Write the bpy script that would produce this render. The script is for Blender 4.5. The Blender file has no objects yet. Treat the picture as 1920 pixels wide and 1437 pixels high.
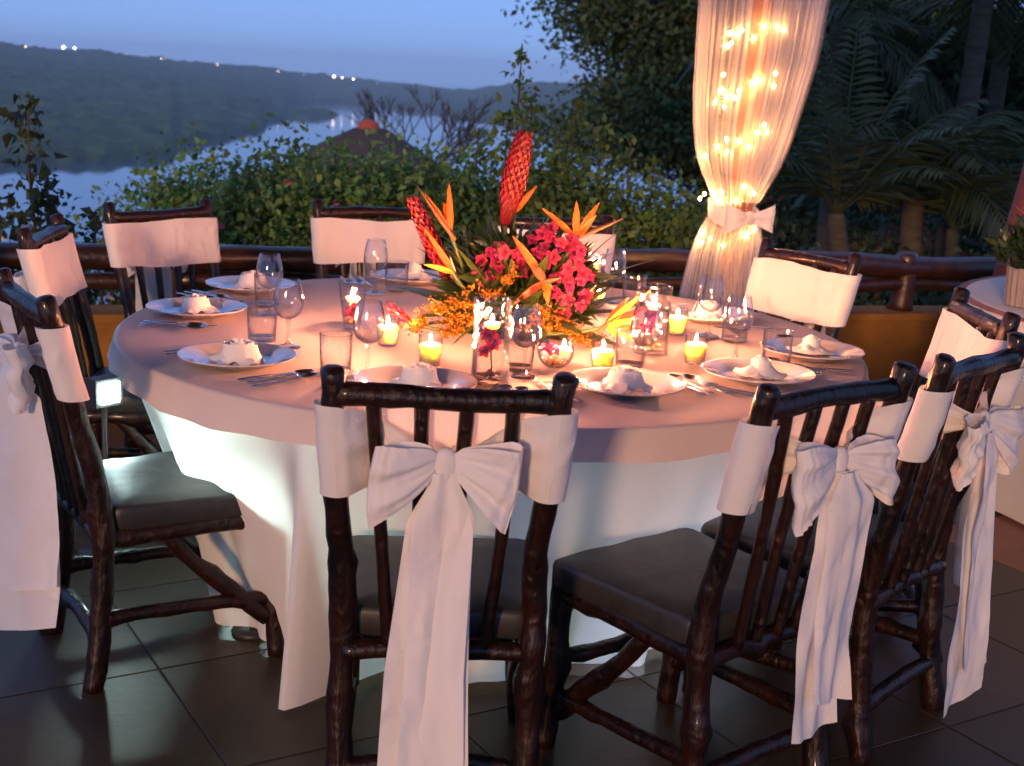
import bpy, math, random
import numpy as np
from mathutils import Vector, Matrix, noise

sc = bpy.context.scene
COL = sc.collection
PI = math.pi
R_ = math.radians

# ------------------------------------------------------------------ camera
cam_d = bpy.data.cameras.new('camera')
cam = bpy.data.objects.new('camera', cam_d)
COL.objects.link(cam)
sc.camera = cam
cam_d.sensor_width = 36.0
cam_d.sensor_fit = 'HORIZONTAL'
cam_d.lens = 46.18
cam_d.clip_start = 0.05
cam_d.clip_end = 20000
pitch, roll = R_(13.07), R_(2.91)
_f = Vector((0, math.cos(pitch), -math.sin(pitch)))
_r = Vector((1, 0, 0)); _u = Vector((0, math.sin(pitch), math.cos(pitch)))
_r2 = _r * math.cos(roll) + _u * math.sin(roll)
_u2 = -_r * math.sin(roll) + _u * math.cos(roll)
M = Matrix((_r2, _u2, -_f)).transposed().to_4x4()
M.translation = Vector((0, 0, 1.537))
cam.matrix_world = M
cam_d.dof.use_dof = True
cam_d.dof.focus_distance = 3.3
cam_d.dof.aperture_fstop = 5.6

# ------------------------------------------------------------------ sky and sun
SUN_EL, SUN_AZ = R_(10.0), R_(195.0)       # low, behind the camera and a little to the left
SKY_STRENGTH = 0.07
w = bpy.data.worlds.new('World')
sc.world = w
w.use_nodes = True
nt = w.node_tree
bg = nt.nodes['Background']
sky = nt.nodes.new('ShaderNodeTexSky')
sky.sky_type = 'NISHITA'
sky.sun_disc = False
sky.sun_elevation = SUN_EL
sky.sun_rotation = SUN_AZ
sky.air_density = 1.0
sky.dust_density = 0.15
sky.ozone_density = 5.0
tint = nt.nodes.new('ShaderNodeMixRGB')
tint.blend_type = 'MULTIPLY'
tint.inputs['Fac'].default_value = 1.0
tint.inputs['Color2'].default_value = (0.66, 0.84, 1.66, 1)
nt.links.new(sky.outputs[0], tint.inputs['Color1'])
even = nt.nodes.new('ShaderNodeMixRGB')          # evening air evens the sky out towards one dusk blue
even.blend_type = 'MIX'
even.inputs['Fac'].default_value = 0.8
even.inputs['Color2'].default_value = (1.56, 2.62, 5.3, 1)
nt.links.new(tint.outputs[0], even.inputs['Color1'])
nt.links.new(even.outputs[0], bg.inputs['Color'])
bg.inputs['Strength'].default_value = SKY_STRENGTH

sd = bpy.data.lights.new('sun', 'SUN')
sd.energy = 1.05
sd.angle = R_(6)
sd.color = (1.0, 0.54, 0.27)
sun = bpy.data.objects.new('sun', sd)
COL.objects.link(sun)
sdir = Vector((math.sin(SUN_AZ) * math.cos(SUN_EL), math.cos(SUN_AZ) * math.cos(SUN_EL), math.sin(SUN_EL)))
sun.rotation_euler = sdir.to_track_quat('Z', 'Y').to_euler()
sun.location = (0, -10, 8)

vs = sc.view_settings
vs.view_transform = 'Standard'
vs.look = 'None'
vs.gamma = 1.0
vs.exposure = 1.3
vs.use_curve_mapping = False
sc.cycles.use_denoising = True
sc.cycles.max_bounces = 10
sc.cycles.transparent_max_bounces = 24
sc.cycles.transmission_bounces = 8
sc.cycles.diffuse_bounces = 3
sc.cycles.glossy_bounces = 3
sc.cycles.volume_bounces = 0
sc.cycles.sample_clamp_indirect = 2.0
sc.cycles.sample_clamp_direct = 0.0
sc.cycles.caustics_reflective = False
sc.cycles.caustics_refractive = False


# ------------------------------------------------------------------ materials
def mat(name, base=(0.5, 0.5, 0.5), rough=0.6, spec=0.5, noise_scale=None, base2=None, bump=0.0, bump_scale=40,
        coat=0.0, coat_rough=0.1, metallic=0.0, island=0.0, translucent=0.0, sss=0.0, sss_r=(1, .6, .3), sss_scale=.02,
        stretch=None, sheen=0.0, tcol=None, crease=0.0, crease_scale=7):
    m = bpy.data.materials.new(name)
    m.use_nodes = True
    n, l = m.node_tree.nodes, m.node_tree.links
    b = n['Principled BSDF']
    b.inputs['Roughness'].default_value = rough
    b.inputs['Specular IOR Level'].default_value = spec
    b.inputs['Metallic'].default_value = metallic
    b.inputs['Coat Weight'].default_value = coat
    b.inputs['Coat Roughness'].default_value = coat_rough
    b.inputs['Sheen Weight'].default_value = sheen
    b.inputs['Base Color'].default_value = (*base, 1)
    colout = None
    tc = n.new('ShaderNodeTexCoord')
    vec = tc.outputs['Object']
    if stretch:
        mp = n.new('ShaderNodeMapping')
        mp.inputs['Scale'].default_value = stretch
        l.new(vec, mp.inputs['Vector'])
        vec = mp.outputs['Vector']
    if noise_scale:
        tx = n.new('ShaderNodeTexNoise')
        tx.inputs['Scale'].default_value = noise_scale
        tx.inputs['Detail'].default_value = 6
        tx.inputs['Roughness'].default_value = .65
        l.new(vec, tx.inputs['Vector'])
        cr = n.new('ShaderNodeValToRGB')
        cr.color_ramp.elements[0].position = .35
        cr.color_ramp.elements[1].position = .68
        cr.color_ramp.elements[0].color = (*base, 1)
        cr.color_ramp.elements[1].color = (*(base2 or base), 1)
        l.new(tx.outputs['Fac'], cr.inputs['Fac'])
        colout = cr.outputs['Color']
    if island:
        ge = n.new('ShaderNodeNewGeometry')
        hs = n.new('ShaderNodeHueSaturation')
        hs.inputs['Color'].default_value = (*base, 1)
        if colout is not None:
            l.new(colout, hs.inputs['Color'])
        mr = n.new('ShaderNodeMapRange')
        mr.inputs['To Min'].default_value = 1 - island
        mr.inputs['To Max'].default_value = 1 + island
        l.new(ge.outputs['Random Per Island'], mr.inputs['Value'])
        l.new(mr.outputs['Result'], hs.inputs['Value'])
        mr2 = n.new('ShaderNodeMapRange')
        mr2.inputs['To Min'].default_value = .5 - island * .07
        mr2.inputs['To Max'].default_value = .5 + island * .07
        mt = n.new('ShaderNodeMath'); mt.operation = 'MULTIPLY'; mt.inputs[1].default_value = 7.31
        fr = n.new('ShaderNodeMath'); fr.operation = 'FRACT'
        l.new(ge.outputs['Random Per Island'], mt.inputs[0]); l.new(mt.outputs[0], fr.inputs[0])
        l.new(fr.outputs[0], mr2.inputs['Value'])
        l.new(mr2.outputs['Result'], hs.inputs['Hue'])
        colout = hs.outputs['Color']
    if colout is not None:
        l.new(colout, b.inputs['Base Color'])
    if sss:
        b.inputs['Subsurface Weight'].default_value = sss
        b.inputs['Subsurface Radius'].default_value = sss_r
        b.inputs['Subsurface Scale'].default_value = sss_scale
    bo = None
    if bump:
        bt = n.new('ShaderNodeTexNoise')
        bt.inputs['Scale'].default_value = bump_scale
        bt.inputs['Detail'].default_value = 5
        l.new(vec, bt.inputs['Vector'])
        bo = n.new('ShaderNodeBump')
        bo.inputs['Strength'].default_value = bump
        bo.inputs['Distance'].default_value = .01
        l.new(bt.outputs['Fac'], bo.inputs['Height'])
        if crease:
            ct = n.new('ShaderNodeTexNoise'); ct.noise_type = 'RIDGED_MULTIFRACTAL'
            ct.inputs['Scale'].default_value = crease_scale; ct.inputs['Detail'].default_value = 3
            ct.inputs['Distortion'].default_value = .6
            l.new(tc.outputs['Object'], ct.inputs['Vector'])
            b2 = n.new('ShaderNodeBump'); b2.inputs['Strength'].default_value = crease; b2.inputs['Distance'].default_value = .012
            l.new(ct.outputs['Fac'], b2.inputs['Height']); l.new(bo.outputs['Normal'], b2.inputs['Normal'])
            bo = b2
        l.new(bo.outputs['Normal'], b.inputs['Normal'])
    if translucent:
        tr = n.new('ShaderNodeBsdfTranslucent')
        tr.inputs['Color'].default_value = (*(tcol or base), 1)
        if colout is not None and tcol is None:
            l.new(colout, tr.inputs['Color'])
        mx = n.new('ShaderNodeMixShader')
        mx.inputs['Fac'].default_value = translucent
        out = n['Material Output']
        l.new(b.outputs[0], mx.inputs[1]); l.new(tr.outputs[0], mx.inputs[2])
        l.new(mx.outputs[0], out.inputs['Surface'])
    return m


def glass_mat(name, tint=(1, 1, 1), edge=1.0, bump=0.0, bump_scale=60, rough=0.02):
    """thin-walled glass: clear with Fresnel reflection"""
    m = bpy.data.materials.new(name)
    m.use_nodes = True
    n, l = m.node_tree.nodes, m.node_tree.links
    n.remove(n['Principled BSDF'])
    out = n['Material Output']
    t = n.new('ShaderNodeBsdfTransparent'); t.inputs['Color'].default_value = (*tint, 1)
    g = n.new('ShaderNodeBsdfGlossy'); g.inputs['Roughness'].default_value = rough
    fr = n.new('ShaderNodeLayerWeight'); fr.inputs['Blend'].default_value = .5     # Schlick: .04 + .96 * facing^5
    p5 = n.new('ShaderNodeMath'); p5.operation = 'POWER'; p5.inputs[1].default_value = 3.0
    sc5 = n.new('ShaderNodeMath'); sc5.operation = 'MULTIPLY_ADD'; sc5.inputs[1].default_value = .96; sc5.inputs[2].default_value = .04
    l.new(fr.outputs['Facing'], p5.inputs[0]); l.new(p5.outputs[0], sc5.inputs[0])
    ml = n.new('ShaderNodeMath'); ml.operation = 'MULTIPLY'; ml.inputs[1].default_value = edge; ml.use_clamp = True
    mx = n.new('ShaderNodeMixShader')
    l.new(sc5.outputs[0], ml.inputs[0]); l.new(ml.outputs[0], mx.inputs['Fac'])
    l.new(t.outputs[0], mx.inputs[1]); l.new(g.outputs[0], mx.inputs[2])
    l.new(mx.outputs[0], out.inputs['Surface'])
    if bump:
        tc = n.new('ShaderNodeTexCoord')
        vo = n.new('ShaderNodeTexVoronoi'); vo.inputs['Scale'].default_value = bump_scale
        l.new(tc.outputs['Object'], vo.inputs['Vector'])
        bo = n.new('ShaderNodeBump'); bo.inputs['Strength'].default_value = bump; bo.inputs['Distance'].default_value = .01
        l.new(vo.outputs['Distance'], bo.inputs['Height'])
        l.new(bo.outputs[0], g.inputs['Normal']); l.new(bo.outputs[0], fr.inputs['Normal'])
    return m


def emit_mat(name, col, strength):
    m = bpy.data.materials.new(name)
    m.use_nodes = True
    n, l = m.node_tree.nodes, m.node_tree.links
    n.remove(n['Principled BSDF'])
    e = n.new('ShaderNodeEmission')
    e.inputs['Color'].default_value = (*col, 1); e.inputs['Strength'].default_value = strength
    l.new(e.outputs[0], n['Material Output'].inputs['Surface'])
    return m


def sheer_mat(name, col, alpha):
    m = bpy.data.materials.new(name)
    m.use_nodes = True
    n, l = m.node_tree.nodes, m.node_tree.links
    n.remove(n['Principled BSDF'])
    d = n.new('ShaderNodeBsdfDiffuse'); d.inputs['Color'].default_value = (*col, 1)
    t = n.new('ShaderNodeBsdfTranslucent'); t.inputs['Color'].default_value = (*col, 1)
    a = n.new('ShaderNodeMixShader'); a.inputs['Fac'].default_value = .5
    p = n.new('ShaderNodeBsdfTransparent')
    # threads seen edge-on cover more: thin-fabric coverage grows with obliqueness
    lw = n.new('ShaderNodeLayerWeight'); lw.inputs['Blend'].default_value = .35
    mr = n.new('ShaderNodeMapRange'); mr.inputs['To Min'].default_value = alpha; mr.inputs['To Max'].default_value = .92
    l.new(lw.outputs['Facing'], mr.inputs['Value'])
    b = n.new('ShaderNodeMixShader')
    l.new(mr.outputs[0], b.inputs['Fac'])
    l.new(d.outputs[0], a.inputs[1]); l.new(t.outputs[0], a.inputs[2])
    l.new(p.outputs[0], b.inputs[1]); l.new(a.outputs[0], b.inputs[2])
    l.new(b.outputs[0], n['Material Output'].inputs['Surface'])
    return m


MT = {}
MT['wood'] = mat('varnished_branch_wood', (.0022, .0010, .0008), .45, .25, 16, (.022, .0048, .0020), .8, 60, crease=.55, crease_scale=22, coat=.28, coat_rough=.12, stretch=(1, 1, .35))
MT['rail_wood'] = mat('railing_log_wood', (.014, .005, .003), .38, .5, 9, (.045, .014, .008), .4, 40, coat=.25, coat_rough=.2)
MT['post_wood'] = mat('column_wood', (.16, .055, .03), .5, .4, 8, (.30, .11, .06), .3, 30)
MT['red_post'] = mat('red_log_wood', (.09, .022, .015), .5, .4, 8, (.16, .035, .022), .3, 30)
MT['seat'] = mat('charcoal_vinyl', (.022, .021, .022), .42, .45, 30, (.034, .033, .033), .12, 260)
MT['cloth'] = mat('white_cotton', (.78, .76, .76), .85, .15, 3, (.82, .80, .80), .14, 220, translucent=.22, crease=.22, crease_scale=3.2)
MT['overlay'] = mat('blush_overlay_cotton', (.66, .55, .53), .85, .15, 3, (.70, .59, .57), .14, 220, translucent=.20, crease=.28, crease_scale=3.2)
MT['sash'] = mat('white_sash_fabric', (.80, .775, .76), .85, .15, 4, (.84, .81, .80), .20, 160, translucent=.25, crease=.65, crease_scale=13)
MT['skirt'] = mat('white_skirt_cotton', (.78, .78, .78), .85, .1, 3, (.83, .82, .82), .14, 220, translucent=.45, crease=.22, crease_scale=4)
MT['napkin'] = mat('napkin_linen', (.80, .77, .76), .9, .1, 20, (.86, .82, .81), .25, 260, translucent=.15)
MT['china'] = mat('white_china', (.52, .49, .50), .10, .7, coat=.8, coat_rough=.04)
MT['steel'] = mat('polished_steel', (.62, .60, .60), .16, .5, metallic=1.0)
MT['glass'] = glass_mat('clear_glass', (.985, .985, .99), 1.5)
MT['glass_base'] = glass_mat('thick_clear_glass', (.95, .95, .96), 2.0, .15, 40)
MT['crackle'] = glass_mat('crackled_glass', (.98, .97, .96), 1.2, .35, 55, .08)
MT['water'] = glass_mat('vase_water', (.96, .97, .98), .8)
MT['wax'] = mat('candle_wax', (.94, .80, .34), .5, .3, sss=.9, sss_r=(1, .65, .2), sss_scale=.035)
MT['wax_white'] = mat('floating_wax', (.92, .82, .62), .5, .3, sss=.9, sss_r=(1, .7, .4), sss_scale=.02)
MT['flame'] = emit_mat('candle_flame', (1.0, .34, .155), 8000)
MT['bulb'] = emit_mat('fairy_bulb', (1.0, .43, .12), 160)
MT['led'] = emit_mat('table_led', (.66, 1.0, .92), 60)
MT['led_blue'] = emit_mat('table_led_blue', (.68, .78, 1.0), 60)
MT['flood'] = emit_mat('floodlight_lens', (.72, 1.0, .95), 48)
MT['housing'] = mat('lamp_housing', (.02, .02, .02), .5)
MT['sheer'] = sheer_mat('sheer_voile', (.86, .80, .78), .20)
MT['tie'] = mat('curtain_tie_satin', (.80, .76, .76), .6, .3, translucent=.2)
MT['ochre'] = mat('ochre_painted_plaster', (.29, .135, .028), .85, .2, 5, (.20, .092, .020), .3, 60)
MT['tile'] = mat('floor_tile', (.028, .019, .011), .42, .35, 2.2, (.056, .036, .018), .10, 35)
MT['tile2'] = mat('floor_tile_brown', (.032, .020, .011), .40, .35, 2.6, (.060, .036, .018), .10, 35)
MT['tile_red'] = mat('floor_tile_red', (.24, .10, .06), .5, .3, 6, (.32, .14, .08), .1, 60)  # redder, paler colour for a single floor tile near the right edge
MT['grout'] = mat('grout', (.026, .020, .014), .9)
MT['thatch'] = mat('thatch', (.06, .045, .03), .95, .05, 20, (.11, .085, .055), .6, 90, stretch=(1, 1, .2))
MT['thatch_hut'] = mat('hut_thatch', (.045, .035, .032), .95, .05, 20, (.10, .08, .07), .6, 30)
MT['clay'] = mat('clay_cap', (.30, .06, .025), .8)
MT['ground'] = mat('garden_soil', (.02, .018, .012), .95, .1, 1.5, (.04, .045, .02), .4, 6)
MT['path'] = mat('garden_path_stone', (.13, .13, .14), .8, .2, 3, (.19, .19, .20), .2, 12)
MT['hill'] = mat('forest_canopy', (.006, .020, .009), .95, .05, .045, (.075, .120, .040), 0)

def lake_mat():
    m = bpy.data.materials.new('lagoon_water'); m.use_nodes = True
    n, l = m.node_tree.nodes, m.node_tree.links
    n.remove(n['Principled BSDF'])
    d = n.new('ShaderNodeBsdfDiffuse'); d.inputs['Color'].default_value = (.035, .075, .12, 1)
    gl = n.new('ShaderNodeBsdfGlossy'); gl.inputs['Roughness'].default_value = .06; gl.inputs['Color'].default_value = (.95, .95, .95, 1)
    fr = n.new('ShaderNodeFresnel'); fr.inputs['IOR'].default_value = 1.333
    tc = n.new('ShaderNodeTexCoord'); nz = n.new('ShaderNodeTexNoise'); nz.inputs['Scale'].default_value = .05; nz.inputs['Detail'].default_value = 3
    bp = n.new('ShaderNodeBump'); bp.inputs['Strength'].default_value = .08; bp.inputs['Distance'].default_value = 1.0
    mx = n.new('ShaderNodeMixShader')
    l.new(tc.outputs['Object'], nz.inputs['Vector']); l.new(nz.outputs['Fac'], bp.inputs['Height']); l.new(bp.outputs[0], gl.inputs['Normal'])
    l.new(fr.outputs[0], mx.inputs['Fac']); l.new(d.outputs[0], mx.inputs[1]); l.new(gl.outputs[0], mx.inputs[2])
    l.new(mx.outputs[0], n['Material Output'].inputs['Surface'])
    return m
MT['water_lake'] = lake_mat()
MT['leaf'] = mat('shrub_leaf', (.105, .200, .052), .5, .35, island=.55, translucent=.4)
MT['leaf_yel'] = mat('vine_leaf', (.105, .175, .040), .5, .35, island=.45, translucent=.35)
MT['leaf_dark'] = mat('dark_leaf', (.045, .070, .026), .55, .3, island=.5, translucent=.25)
MT['tree_leaf'] = mat('tree_leaf', (.044, .080, .030), .6, .25, island=.5, translucent=.25)
MT['palm_leaf'] = mat('palm_leaf', (.055, .068, .024), .55, .3, island=.4, translucent=.2)
MT['bark'] = mat('bark', (.06, .045, .032), .9, .2, 12, (.12, .095, .07), .5, 40, stretch=(1, 1, .3))
MT['bark_pale'] = mat('palm_bark', (.05, .042, .03), .9, .2, 10, (.10, .082, .06), .5, 30, stretch=(.4, .4, 1.5))
MT['twig'] = mat('dry_twig', (.035, .037, .045), .9)
MT['magenta_f'] = mat('magenta_blossom', (.45, .06, .22), .7, .2, island=.3, translucent=.3)
MT['white_f'] = mat('white_blossom', (.70, .70, .76), .7, .2, island=.15, translucent=.3)
MT['ginger'] = mat('ginger_red', (.19, .006, .013), .40, .4, island=.25, translucent=.2)
MT['orange'] = mat('strelitzia_orange', (.72, .17, .010), .45, .4, island=.18, translucent=.3)
MT['redorange'] = mat('strelitzia_red', (.72, .09, .02), .45, .4, island=.15, translucent=.3)
MT['yellowpetal'] = mat('yellow_petal', (.80, .46, .04), .45, .4, island=.15, translucent=.3)
MT['beak'] = mat('strelitzia_beak', (.10, .075, .03), .45, .4, 8, (.20, .07, .03))
MT['pink'] = mat('pink_orchid', (.40, .032, .10), .55, .3, island=.3, translucent=.35)
MT['gold'] = mat('goldenrod', (.27, .115, .008), .7, .2, island=.35, translucent=.2)
MT['blade'] = mat('arrangement_leaf', (.022, .045, .012), .35, .5, 14, (.040, .070, .018), island=.35, translucent=.2)
MT['stem'] = mat('flower_stem', (.07, .11, .03), .5)
MT['pebble'] = mat('glass_pebble', (.30, .13, .05), .2, .6, 30, (.55, .3, .12))
MT['wall_lamp_far'] = emit_mat('distant_lamp_warm', (1, .62, .38), 9)
MT['wall_lamp_white'] = emit_mat('distant_lamp_white', (.75, 1, .92), 13)
MT['rattan'] = mat('vase_fluted', (.28, .24, .22), .3, .5)


# ------------------------------------------------------------------ builders
class G:
    def __init__(s):
        s.v = []; s.f = []

    def add(s, vs_, fs_):
        o = len(s.v)
        s.v += [tuple(p) for p in vs_]
        s.f += [tuple(i + o for i in f) for f in fs_]

    def grid(s, fn, nu, nv, wrap=False):
        """fn(u,v) with u,v in 0..1"""
        o = len(s.v)
        cu = nu if wrap else nu + 1
        for j in range(nv + 1):
            for i in range(cu):
                s.v.append(tuple(fn(i / nu, j / nv)))
        for j in range(nv):
            for i in range(nu):
                a = o + j * cu + i
                b = o + j * cu + (i + 1) % cu
                s.f.append((a, b, b + cu, a + cu))

    def lathe(s, prof, seg=24, org=(0, 0, 0), square=None):
        def fn(u, v):
            k = v * (len(prof) - 1); i = min(int(k), len(prof) - 2); t = k - i
            r = prof[i][0] * (1 - t) + prof[i + 1][0] * t
            z = prof[i][1] * (1 - t) + prof[i + 1][1] * t
            a = 2 * PI * u
            c, q = math.cos(a), math.sin(a)
            if square:
                n_ = (abs(c) ** square + abs(q) ** square) ** (-1 / square)
                c *= n_; q *= n_
            return (org[0] + r * c, org[1] + r * q, org[2] + z)
        s.grid(fn, seg, len(prof) - 1, True)

    def tube(s, path, radii, seg=8, rough=0.0, rng=None, cap=True, step=None, flat=1.0):
        P = [Vector(p) for p in path]
        n = len(P)
        R = list(radii) if hasattr(radii, '__len__') else [radii] * n
        if len(R) == 2 and n > 2:
            R = [R[0] + (R[1] - R[0]) * i / (n - 1) for i in range(n)]
        if step:
            P2, R2 = [], []
            for i in range(n - 1):
                p0, p1, p2, p3 = P[max(i - 1, 0)], P[i], P[i + 1], P[min(i + 2, n - 1)]
                k = max(1, int((p2 - p1).length / step))
                for j in range(k):
                    t = j / k
                    q = .5 * ((2 * p1) + (-p0 + p2) * t + (2 * p0 - 5 * p1 + 4 * p2 - p3) * t * t + (-p0 + 3 * p1 - 3 * p2 + p3) * t ** 3)
                    P2.append(q); R2.append(R[i] * (1 - t) + R[i + 1] * t)
            P2.append(P[-1]); R2.append(R[-1])
            P, R = P2, R2; n = len(P)
        off = Vector((rng.uniform(-50, 50), rng.uniform(-50, 50), rng.uniform(-50, 50))) if rng else Vector()
        knots = []
        if rng and rough >= .12:
            for _k in range(int(sum((P[i + 1] - P[i]).length for i in range(n - 1)) / .10)):
                v_ = Vector((rng.gauss(0, 1), rng.gauss(0, 1), rng.gauss(0, 1))).normalized()
                kp_ = P[rng.randrange(n)]; ka_ = rng.uniform(.3, .75)
                if not .66 < kp_.z < .97: knots.append((kp_, v_, ka_))
        o = len(s.v)
        t0 = (P[1] - P[0]).normalized()
        ax = Vector((0, 0, 1)) if abs(t0.z) < .9 else Vector((1, 0, 0))
        nrm = t0.cross(ax).normalized()
        for i in range(n):
            t = (P[min(i + 1, n - 1)] - P[max(i - 1, 0)]).normalized()
            nrm = (nrm - t * nrm.dot(t)).normalized()
            bn = t.cross(nrm)
            for j in range(seg):
                a = 2 * PI * j / seg
                d = nrm * math.cos(a) + bn * math.sin(a) * flat
                r = R[i]
                if rough:
                    q = P[i] * 13 + d * .35 + off
                    k = noise.noise(q) + .6 * noise.noise(q * 2.3)
                    lump = max(0, noise.noise(P[i] * 9 + d * .5 + off * 1.7) - .25) * 1.6
                    r *= 1 + rough * (k + lump)
                    for (kp, kd, ka) in knots:
                        e = (P[i] - kp).length_squared / .0006 + (1 - d.dot(kd)) * 2.2
                        if e < 6: r *= 1 + ka * math.exp(-e)
                s.v.append(tuple(P[i] + d * r))
        for i in range(n - 1):
            for j in range(seg):
                a = o + i * seg + j; b = o + i * seg + (j + 1) % seg
                s.f.append((a, b, b + seg, a + seg))
        if cap:
            for (base, p, r, sg) in ((o, P[0], R[0], -1), (o + (n - 1) * seg, P[-1], R[-1], 1)):
                t = (P[1] - P[0]).normalized() if sg < 0 else (P[-1] - P[-2]).normalized()
                # small dome ring + centre
                o2 = len(s.v)
                for j in range(seg):
                    q = Vector(s.v[base + j])
                    s.v.append(tuple(p + (q - p) * .72 + t * r * .28 * sg))
                s.v.append(tuple(p + t * r * .36 * sg))
                c = len(s.v) - 1
                for j in range(seg):
                    k = (j + 1) % seg
                    if sg > 0:
                        s.f.append((base + j, base + k, o2 + k, o2 + j)); s.f.append((o2 + j, o2 + k, c))
                    else:
                        s.f.append((base + k, base + j, o2 + j, o2 + k)); s.f.append((o2 + k, o2 + j, c))

    def box(s, a, b):
        x0, y0, z0 = a; x1, y1, z1 = b
        s.add([(x0, y0, z0), (x1, y0, z0), (x1, y1, z0), (x0, y1, z0), (x0, y0, z1), (x1, y0, z1), (x1, y1, z1), (x0, y1, z1)],
              [(0, 3, 2, 1), (4, 5, 6, 7), (0, 1, 5, 4), (1, 2, 6, 5), (2, 3, 7, 6), (3, 0, 4, 7)])

    def ball(s, c, r, seg=10, rings=6, sq=(1, 1, 1)):
        s.grid(lambda u, v: (c[0] + r * sq[0] * math.sin(PI * v) * math.cos(2 * PI * u), c[1] + r * sq[1] * math.sin(PI * v) * math.sin(2 * PI * u),
                             c[2] - r * sq[2] * math.cos(PI * v)), seg, rings, True)

    def blade(s, base, tip, width, side=None, bend=(0, 0, 0), n=6, fold=.25, shape=1.0):
        """a folded leaf or petal from base to tip"""
        b, t = Vector(base), Vector(tip)
        d = (t - b)
        sd_ = Vector(side) if side else d.cross(Vector((0, 0, 1)))
        if sd_.length < 1e-5:
            sd_ = Vector((1, 0, 0))
        sd_ = (sd_ - d * (sd_.dot(d) / max(d.length_squared, 1e-9))).normalized()
        up = d.cross(sd_).normalized()
        bd = Vector(bend)
        o = len(s.v)
        for i in range(n + 1):
            q = i / n
            c = b + d * q + bd * math.sin(PI * q)
            wd = width * .5 * (math.sin(PI * min(1, q ** shape * .97 + .03)) ** .8)
            s.v.append(tuple(c - sd_ * wd + up * wd * fold)); s.v.append(tuple(c)); s.v.append(tuple(c + sd_ * wd + up * wd * fold))
        for i in range(n):
            a = o + 3 * i
            s.f.append((a, a + 1, a + 4, a + 3)); s.f.append((a + 1, a + 2, a + 5, a + 4))

    def obj(s, name, material, parent=None, smooth=True, loc=None):
        me = bpy.data.meshes.new(name)
        me.from_pydata(s.v, [], s.f)
        if smooth:
            me.polygons.foreach_set('use_smooth', [True] * len(me.polygons))
        me.materials.append(material)
        o = bpy.data.objects.new(name, me)
        COL.objects.link(o)
        if loc is not None:
            o.location = loc
        if parent:
            o.parent = parent
        return o


def tag(o, label=None, cat=None, group=None, kind=None):
    if label: o['label'] = label
    if cat: o['category'] = cat
    if group: o['group'] = group
    if kind: o['kind'] = kind
    return o


def thing(name, loc=(0, 0, 0), rz=0.0, label=None, cat=None, group=None):
    o = bpy.data.objects.new(name, None)
    o.empty_display_size = .05
    COL.objects.link(o)
    o.location = loc
    o.rotation_euler = (0, 0, rz)
    return tag(o, label, cat, group)


def place(mesh_obj_data, name, parent=None, loc=(0, 0, 0), rot=(0, 0, 0), scale=None):
    o = bpy.data.objects.new(name, mesh_obj_data)
    COL.objects.link(o)
    o.location = loc
    o.rotation_euler = rot
    if scale: o.scale = scale
    if parent: o.parent = parent
    return o


def leaf_cloud(name, centres, dirs, lengths, widths, material, parent=None, rngn=None, six=False):
    """centres,dirs: (n,3) arrays; each leaf a rhombus, or two folded quads when six"""
    n = len(centres)
    d = dirs / np.linalg.norm(dirs, axis=1, keepdims=True)
    rnd = rngn.normal(size=(n, 3))
    s_ = np.cross(d, rnd); s_ /= np.linalg.norm(s_, axis=1, keepdims=True)
    u = np.cross(s_, d)
    L = np.asarray(lengths).reshape(-1, 1); W = np.asarray(widths).reshape(-1, 1)
    c = centres
    if six:
        V = np.stack([c, c + d * L * .35 - s_ * W * .5 + u * W * .16, c + d * L * .5, c + d * L * .35 + s_ * W * .5 + u * W * .16, c + d * L - u * L * .15], 1)
        k = 5
        F = np.array([[0, 2, 1, -1], [1, 2, 4, -1], [0, 3, 2, -1], [3, 4, 2, -1]])
        faces = (np.arange(n)[:, None, None] * k + F[None, :, :3]).reshape(-1, 3)
    else:
        V = np.stack([c, c + d * L * .45 - s_ * W * .5 + u * W * .1, c + d * L, c + d * L * .45 + s_ * W * .5 + u * W * .1], 1)
        k = 4
        faces = np.arange(n * 4).reshape(-1, 4)
    V = V.reshape(-1, 3)
    me = bpy.data.meshes.new(name)
    nf, fs = faces.shape
    me.vertices.add(len(V)); me.vertices.foreach_set('co', V.astype(np.float32).ravel())
    me.loops.add(nf * fs); me.loops.foreach_set('vertex_index', faces.astype(np.int32).ravel())
    me.polygons.add(nf)
    me.polygons.foreach_set('loop_start', (np.arange(nf) * fs).astype(np.int32))
    me.polygons.foreach_set('loop_total', np.full(nf, fs, np.int32))
    me.update(calc_edges=True)
    me.materials.append(material)
    o = bpy.data.objects.new(name, me)
    COL.objects.link(o)
    if parent: o.parent = parent
    return o


# ================================================================== THE SETTING
# ---- terrace floor with tiles
g = G(); g.box((-6, -4, -.30), (6.2, 7.6, -.0022))
floor = tag(g.obj('floor', MT['grout'], smooth=False), kind='structure')
TS = .56
g = G()
h_ = TS / 2 - .0022
g.add([(-h_, -h_, -.02), (h_, -h_, -.02), (h_, h_, -.02), (-h_, h_, -.02), (-h_, -h_, -.0015), (h_, -h_, -.0015), (h_, h_, -.0015), (-h_, h_, -.0015),
       (-h_ + .002, -h_ + .002, 0), (h_ - .002, -h_ + .002, 0), (h_ - .002, h_ - .002, 0), (-h_ + .002, h_ - .002, 0)],
      [(0, 1, 5, 4), (1, 2, 6, 5), (2, 3, 7, 6), (3, 0, 4, 7), (4, 5, 9, 8), (5, 6, 10, 9), (6, 7, 11, 10), (7, 4, 8, 11), (8, 9, 10, 11)])
t0 = g.obj('tile', MT['tile'], floor, smooth=False)
t1 = g.obj('tile', MT['tile2'], floor, smooth=False)
t2 = g.obj('tile', MT['tile_red'], floor, smooth=False)
rng = random.Random(5)
ca, sa = math.cos(R_(31)), math.sin(R_(31))
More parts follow.
